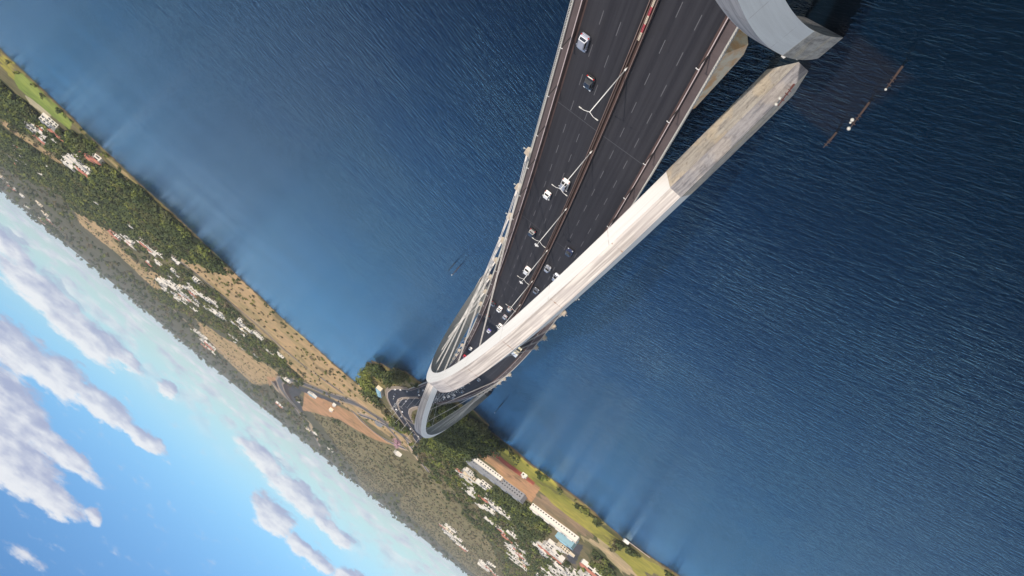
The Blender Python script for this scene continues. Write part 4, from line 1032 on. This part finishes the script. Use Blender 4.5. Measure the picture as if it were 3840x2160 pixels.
for kd in ('dry', 'olive'):
    for P in ZN[kd]: dryz |= inpoly(pts[:, 0], pts[:, 1], P)
inF = np.zeros(len(pts), bool)
for P in ZN['Fforest']: inF |= inpoly(pts[:, 0], pts[:, 1], P)
for rd in ROADS:
    P = np.array(rd, float)
    for a, b in zip(P[:-1], P[1:]):
        e = b - a; L = e @ e; t = np.clip(((pts[:, 0] - a[0]) * e[0] + (pts[:, 1] - a[1]) * e[1]) / L, 0, 1)
        ok &= np.hypot(pts[:, 0] - a[0] - t * e[0], pts[:, 1] - a[1] - t * e[1]) > 6
ok &= ~(bare & (s_ > 12)); ok &= ~(dryz & (pts[:, 2] > 6.5) & ~inF)
BB = []   # buildings keep trees off, filled below
# ------------------------------------------------------------------ buildings
M_WALLW = simple('white_render', (.60, .57, .52), .8, .08, .15)
M_WALLC = simple('cream_render', (.62, .53, .40), .8, .1, .15)
M_ROOFW = simple('white_roof', (.50, .48, .45), .8, .15, .2)
M_ROOFR = simple('terracotta_roof', (.34, .13, .085), .85, .25, .5)
M_ROOFG = simple('grey_roof', (.20, .21, .23), .8, .2, .3)
M_WIN = simple('dark_window', (.03, .035, .04), .2, .1, 1)
M_BLUEG = simple('blue_glass', (.22, .36, .42), .25, .15, .3)
def house(kind, seed):
    r = random.Random(seed); root = empty('house'); W = r.uniform(13, 20); Dp = r.uniform(9, 14); H = r.uniform(3.4, 6.8)
    wm = M_WALLW if r.random() < .8 else M_WALLC
    k = MB(); k.box((0, 0, H / 2 - 1), (W, Dp, H + 2)); w2 = r.uniform(.35, .6) * W; d2 = r.uniform(.5, .9) * Dp; h2 = H * r.uniform(.6, 1.35)
    ox = r.choice([-1, 1]) * (W / 2 + w2 / 2 - .02); oy = r.uniform(-2, 2); k.box((ox, oy, h2 / 2 - 1), (w2, d2, h2 + 2))
    k.build('wall', wm, root)
    k = MB(); rm = {'flat': M_ROOFW, 'red': M_ROOFR, 'grey': M_ROOFG}[kind]
    if kind == 'red':
        for cx_, cy_, ww, dd, hh in ((0, 0, W, Dp, H), (ox, oy, w2, d2, h2)):
            k.add([(cx_ - ww / 2 - .5, cy_ - dd / 2 - .5, hh), (cx_ + ww / 2 + .5, cy_ - dd / 2 - .5, hh), (cx_ + ww / 2 + .5, cy_ + dd / 2 + .5, hh), (cx_ - ww / 2 - .5, cy_ + dd / 2 + .5, hh), (cx_ - ww * .25, cy_, hh + 2.4), (cx_ + ww * .25, cy_, hh + 2.4)],
                  [(0, 1, 5, 4), (1, 2, 5), (2, 3, 4, 5), (3, 0, 4), (3, 2, 1, 0)])
    else:
        k.box((0, 0, H + .2), (W + .5, Dp + .5, .36)); k.box((ox, oy, h2 + .2), (w2 + .4, d2 + .4, .34)); k.box((W * .15, 0, H + .9), (W * .3, Dp * .4, 1.0))
    k.build('roof', rm, root)
    for sgn in (-1, 1):
        n = r.randint(2, 4)
        for i in range(n):
            x = -W / 2 + W * (i + .5) / n
            for fl in range(1 if H < 5 else 2):
                k = MB(); k.box((x, sgn * (Dp / 2 + .0), 1.5 + 2.9 * fl), (W / n * .6, .12, 1.5)); k.build('window', M_WIN, root)
    return root
protos = [house(k, i) for i, k in enumerate(['flat', 'flat', 'red', 'flat', 'grey', 'flat', 'red', 'grey'])]
kn = ['flat-roofed white villa', 'white two-block villa', 'house with a red tiled roof', 'pale flat-roofed house', 'house with a grey roof', 'small white house', 'villa with a terracotta roof', 'white house with a grey flat roof']
first = [True] * 8
place_names = ['among the trees by the left shore', 'in the left shoreline wood', 'in the far left wood', 'in the row behind the tall left wood', 'in the bright hillside cluster left of the interchange', 'at the near end of the hillside row', 'on the upper hillside left of the interchange', 'along the distant ridge road', 'behind the dark trees right of the far arch', 'in the garden belt right of the far arch', 'in the middle of the right-hand suburb', 'behind the long white row on the right', 'on the slope of the right-hand suburb', 'at the bottom of the right-hand suburb', 'in the upper cluster of the right-hand plain', 'in the lower cluster of the right-hand plain', 'in the hazy far left distance']
placed = []; hcount = 0
caps = [11, 10, 16, 15, 32, 12, 22, 13, 8, 16, 12, 11, 16, 20, 12, 10, 8]
for zi, P in enumerate(ZN['H']):
    q = scatter(P, 400); got = 0
    for a in q:
        if got >= caps[zi]: break
        if any(math.hypot(a[0] - b[0], (a[1] - b[1]) * .7) < 17 for b in placed): continue
        if sdist([a[0]], [a[1]])[0] < 16: continue
        placed.append((a[0], a[1])); got += 1; ki = rng.choice([0, 0, 1, 1, 2, 3, 4, 5, 6, 7, 7, 0])
        loc = (a[0], a[1], float(TH([a[0]], [a[1]])[0])); rz = rng.uniform(-.5, .5) + (math.pi if rng.random() < .3 else 0); sc = rng.uniform(.75, 1.15)
        if zi in (14, 15, 16, 7): sc *= 1.5
        if first[ki]: o = protos[ki]; o.location = loc; o.rotation_euler = (0, 0, rz); o.scale = (sc, sc, sc); first[ki] = False
        else: o = copy_tree(protos[ki], None, loc, rz, (sc, sc, sc))
        tag(o, '%s %s' % (kn[ki], place_names[zi]), 'house', '%ss %s' % (kn[ki].replace('house with', 'houses with'), place_names[zi])); hcount += 1
for ki in range(8):
    if first[ki]:
        for ch in list(protos[ki].children): bpy.data.objects.remove(ch)
        bpy.data.objects.remove(protos[ki])

small = copy_tree
scat = 0; t_ = 0
while scat < 48 and t_ < 6000:
    t_ += 1
    azm = R(rng.uniform(-14, 33)); d_ = 1 / rng.uniform(1 / 4600, 1 / 1250); x, y = math.sin(azm) * d_, math.cos(azm) * d_
    if any(inpoly(np.array([x]), np.array([y]), P)[0] for kd in ('red', 'asph', 'dark', 'dry', 'olive', 'lawn') for P in ZN[kd]): continue
    if math.sin(x / 260) + math.sin(y / 330 + x / 500) < .25 or sdist([x], [y])[0] < 60: continue
    if any(math.hypot(x - b[0], (y - b[1]) * .7) < 20 for b in placed): continue
    placed.append((x, y)); scat += 1; ki = rng.choice([k_ for k_ in range(8) if not first[k_]]); sc = rng.uniform(.8, 1.1) * (1 + max(0, d_ - 2000) / 4000)
    o = copy_tree(protos[ki], None, (x, y, float(TH([x], [y])[0])), rng.uniform(-.6, .6), (sc, sc, sc))
    side_ = 'left' if azm > R(9) else ('middle' if azm > R(-3) else 'right'); far_ = 'near' if d_ < 2000 else 'far'
    lb = '%s standing alone among trees, %s %s of the land' % (kn[ki], far_, side_)
    tag(o, lb, 'house', lb.replace('standing', 'houses standing'))

def slab(name, a, b, wid, h, mats, label, cat, rows=1, winm=None, z0=0, lift=0):
    a = Vector((*a, 0)); b = Vector((*b, 0)); d = (b - a); L = d.length; ang = math.atan2(d.y, d.x); c = (a + b) / 2
    z = float(TH([c.x], [c.y])[0]) + lift
    root = empty(name, (c.x, c.y, z), ang); tag(root, label, cat)
    k = MB(); k.box((0, 0, h / 2 - 1), (L, wid, h + 2)); k.build('wall', mats[0], root)
    k = MB(); k.box((0, 0, h + .2), (L + .4, wid + .4, .4)); n = max(1, int(L / 14))
    for i in range(n): k.box((-L / 2 + (i + .5) * L / n, 0, h + .9), (L / n * .45, wid * .45, 1.1))
    k.build('roof', mats[1], root)
    for sg in (-1, 1):
        k = MB()
        for fl in range(rows):
            for i in range(int(L / 3.4)): k.box((-L / 2 + 1.7 + i * 3.4, sg * wid / 2, 1.7 + fl * 3.2), (1.6, .16, 1.2))
        k.build('window_row', winm or M_WIN, root)
    placed.append((c.x, c.y)); return root, z
slab('long_building', (-80, 1000), (-150, 962), 13, 8, [M_ROOFG, M_ROOFG], 'long dark grey building beside the red earth works right of the far arch', 'building', 2)
slab('shed', (-86, 984), (-120, 966), 5, 5, [M_WALLW, M_ROOFG], 'low pale shed in front of the long dark grey building', 'shed')
rw, _ = slab('terrace_building', (-163, 974), (-219, 951), 9, 6, [M_WALLW, M_ROOFW], 'long white terrace behind the brown field on the right', 'building', 1)
slab('glass_hall', (-205, 982), (-224, 972), 12, 11, [M_BLUEG, M_BLUEG], 'blue-grey glazed hall at the end of the long white terrace', 'building', 2)
slab('cape_building', (46, 1072), (42, 1128), 7, 4.5, [M_WALLC, M_BLUEG], 'long low building with a pale blue roof on the wooded cape', 'building')
slab('site_cabin', (-116, 842), (-121, 840), 4, 3, [M_WALLW, M_ROOFW], 'small white cabin at the end of the red earth works', 'cabin')
slab('gas_station', (182, 2000), (196, 2030), 12, 6, [M_WALLW, M_BLUEG], 'small white building with a blue roof on the inner side of the interchange loop', 'building')
slab('sign_block', (265, 2650), (270, 2690), 10, 5, [M_WALLW, M_ROOFW], 'white shed in the bend of the interchange road', 'shed')
slab('bus_shelter', (125, 1816), (126, 1845), 7, 4, [M_WALLW, M_ROOFW], 'white bus-sized building beside the straight road past the orange earth', 'building')
slab('trailer_building', (136, 2000), (138, 2042), 9, 5, [M_WALLC, M_ROOFW], 'lone white building on the orange earth field', 'building')
slab('farmhouse', (-32, 1725), (-28, 1745), 12, 6, [M_WALLW, M_ROOFW], 'lone white house at the edge of the olive scrub beyond the road fork', 'house')
slab('plateau_house', (236, 3660), (240, 3700), 22, 9, [M_WALLW, M_ROOFW], 'white building at the top of the olive plain near the ridge', 'building')
slab('pump_house', (25, 1500), (31, 1512), 9, 5, [M_ROOFG, M_ROOFG], 'small dark square building beside the underpass ramps', 'building')
# fence of the works yard, jetty on the right shore
mb = MB()
for i in range(9):
    x = -129 - i * 3.2; y = 868 + i * 16; z = float(TH([x], [y])[0]); mb.tube((x, y, z), (x, y, z + 4), .15)
    if i: mb.tube((px_, py_, pz_ + 3.8), (x, y, z + 3.8), .12)
    px_, py_, pz_ = x, y, z
mb = MB()
r_ = empty('jetty', (-212, 768, 0)); tag(r_, 'small pale wooden jetty with a hut on the right-hand shore', 'jetty')
k = MB(); k.box((-8, -6, .9), (26, 2.2, .25), rz=.35); k.build('walkboard', M_KERB, r_)
k = MB()
for i in range(6): k.tube((-18 + i * 4.2, -9.6 + i * 1.5, -2), (-18 + i * 4.2, -9.6 + i * 1.5, .8), .16)
k.build('pile', M_DARKP, r_); k = MB(); k.box((2, -2.5, 2), (5, 4, 2.4)); k.build('hut', M_WALLW, r_)

# roads over the land, with pale verges
M_ROADF = simple('far_asphalt', (.085, .082, .085), .9, .2, .05)
LOOP = [(-24, 1404), (3, 1412), (31, 1482), (53, 1462), (82, 1500), (96, 1560), (110, 1640), (140, 1740), (200, 1900), (262, 2110), (315, 2350), (338, 2560), (350, 2800), (335, 3000), (300, 3080)]
def drape(P, wd, lift, m, n=70):
    Q = resample(P, n); ribbon('road', off(Q, wd / 2), off(Q, -wd / 2), lambda x, y: float(TH([x], [y])[0]) + lift, m)
drape(LOOP, 26, .5, M_VERGE); drape(LOOP, 15, .8, M_ROADF)
for rd in ROADS:
    drape(rd, 11, .5, M_KERB, 30); drape(rd, 6.5, .8, M_ROADF, 30)
# a tree in pink bloom beside the road fork
M_PINK = mat('pink_blossom', f_leaf((.30, .17, .22), (.48, .30, .36), (.50, .36, .40)))
px, py = PT['pinkdome'][0]
o = empty('flowering_tree', (px, py, float(TH([px], [py])[0]))); o.scale = (9, 9, 8); child('crown', crown_mesh('crown', T_HI[2], M_PINK), o); child('trunk', TRUNK, o)
tag(o, 'tree in pale pink bloom beside the fork of pale roads behind the bridge end', 'tree')
# a drifting cumulus behind the viewer whose shade lies over the far arch and the wood at its foot
mb = MB(); rr = random.Random(3)
for i in range(60):
    a = rr.uniform(0, 6.28); q = rr.uniform(0, 1) ** .5
    mb.ball((math.cos(a) * q * 62, math.sin(a) * q * 205, rr.uniform(-12, 25)), rr.uniform(20, 34), 0, 10, 7)
o = mb.build('cloud', simple('cloud_white', (.85, .85, .86), 1, .03, .01), None, True, (-25 + 281, 745 - 867, 615)); tag(o, 'white cumulus cloud drifting high behind the viewer', 'cloud')

# ------------------------------------------------------------------ plant the trees
if len(placed):
    pb = np.array(placed)
    for a, b in (((-80, 1000), (-150, 962)), ((-163, 974), (-219, 951)), ((46, 1072), (42, 1128))):
        pb = np.vstack([pb, np.linspace(a, b, 7)])
    dm = np.full(len(pts), 1e9)
    for c_ in pb: dm = np.minimum(dm, np.hypot(pts[:, 0] - c_[0], (pts[:, 1] - c_[1]) * .8))
    ok &= (dm > 9) | (pts[:, 1] > 3000) & (dm > 14)
    # keep the view of the houses open towards the lake
    front = np.zeros(len(pts), bool)
    for c_ in pb: front |= (np.abs(pts[:, 0] - c_[0] * pts[:, 1] / c_[1]) < 9) & (pts[:, 1] < c_[1]) & (pts[:, 1] > c_[1] - 45) & (pts[:, 2] > 6)
    ok &= ~front
pts = pts[ok]
hgt = TH(pts[:, 0], pts[:, 1])
dist = np.hypot(pts[:, 0], pts[:, 1]); app = pts[:, 2] / dist
azd = np.degrees(np.arctan2(pts[:, 0], pts[:, 1]))
inview = (azd > -21) & (azd < 34)
order = np.argsort(-(app * inview)); indiv = order[:292]
rest = np.setdiff1d(np.arange(len(pts)), indiv)
for n_, i in enumerate(indiv):
    x, y, s, m_ = pts[i]; m_ = int(m_); ti = rng.randrange(6)
    o = empty('tree' if s > 5 else 'shrub', (x, y, float(hgt[i]) - .2), rng.uniform(0, 6.28)); sc = s * .62
    o.scale = (sc * rng.uniform(.9, 1.15), sc * rng.uniform(.9, 1.15), sc * rng.uniform(.95, 1.2))
    child('crown', TREES[ti][m_], o); child('trunk', TRUNK, o)
    where = 'on the wooded cape left of the bridge end' if (x > 20 and y < 1230) else ('in the dark shore wood right of the bridge end' if -90 < x <= 20 else ('on the right-hand shore' if x <= -90 else 'on the left-hand shore'))
    what = ['dark green leafy', 'bright green leafy', 'dry olive-brown'][m_]
    nm = 'tree' if s > 5 else 'shrub'
    tag(o, '%s %s %s' % (what, nm, where), nm, '%s %ss %s' % (what, nm, where))
def merge(idx, templates, name, m, label):
    if len(idx) == 0: return
    out = []
    rr = np.random.RandomState(5)
    for i in idx:
        v = templates[rr.randint(len(templates))]; a = rr.uniform(0, 6.28); ca, sa = math.cos(a), math.sin(a); sc = pts[i, 2] * .62
        x = v[:, 0] * ca - v[:, 1] * sa; y = v[:, 0] * sa + v[:, 1] * ca
        out.append(np.column_stack([x * sc + pts[i, 0], y * sc + pts[i, 1], v[:, 2] * sc * rr.uniform(.85, 1.1) + hgt[i] - .3]))
    me = crown_mesh(name, np.concatenate(out).astype(np.float32), m)
    o = bpy.data.objects.new(name, me); link(o); tag(o, label, 'woodland', None, 'stuff')
mid = rest[dist[rest] < 2300]; farr = rest[dist[rest] >= 2300]
for mi, m, nm in ((0, M_LEAF, 'dark green'), (1, M_LEAFB, 'bright green'), (2, M_DRYL, 'olive-brown')):
    merge(mid[pts[mid, 3] == mi], T_LO, 'woodland', m, 'mass of %s trees and scrub across the shore and slopes' % nm)
    merge(farr[pts[farr, 3] == mi], T_FAR, 'distant_woodland', m, 'mass of %s woodland on the far plateau' % nm)
# haze
HAZE = 4.2e-5
if HAZE:
    k = MB(); k.box((0, 6500, 62), (24000, 19000, 136)); me = k.mesh('haze', [])
    m = bpy.data.materials.new('haze_air'); m.use_nodes = True; nt = m.node_tree; nt.nodes.clear()
    pv = nt.nodes.new('ShaderNodeVolumePrincipled'); pv.inputs['Density'].default_value = HAZE; pv.inputs['Color'].default_value = (.80, .88, 1, 1); pv.inputs['Anisotropy'].default_value = 0.0
    ou = nt.nodes.new('ShaderNodeOutputMaterial'); nt.links.new(pv.outputs[0], ou.inputs['Volume']); me.materials.append(m)
    o = bpy.data.objects.new('haze', me); link(o); tag(o, kind='stuff')
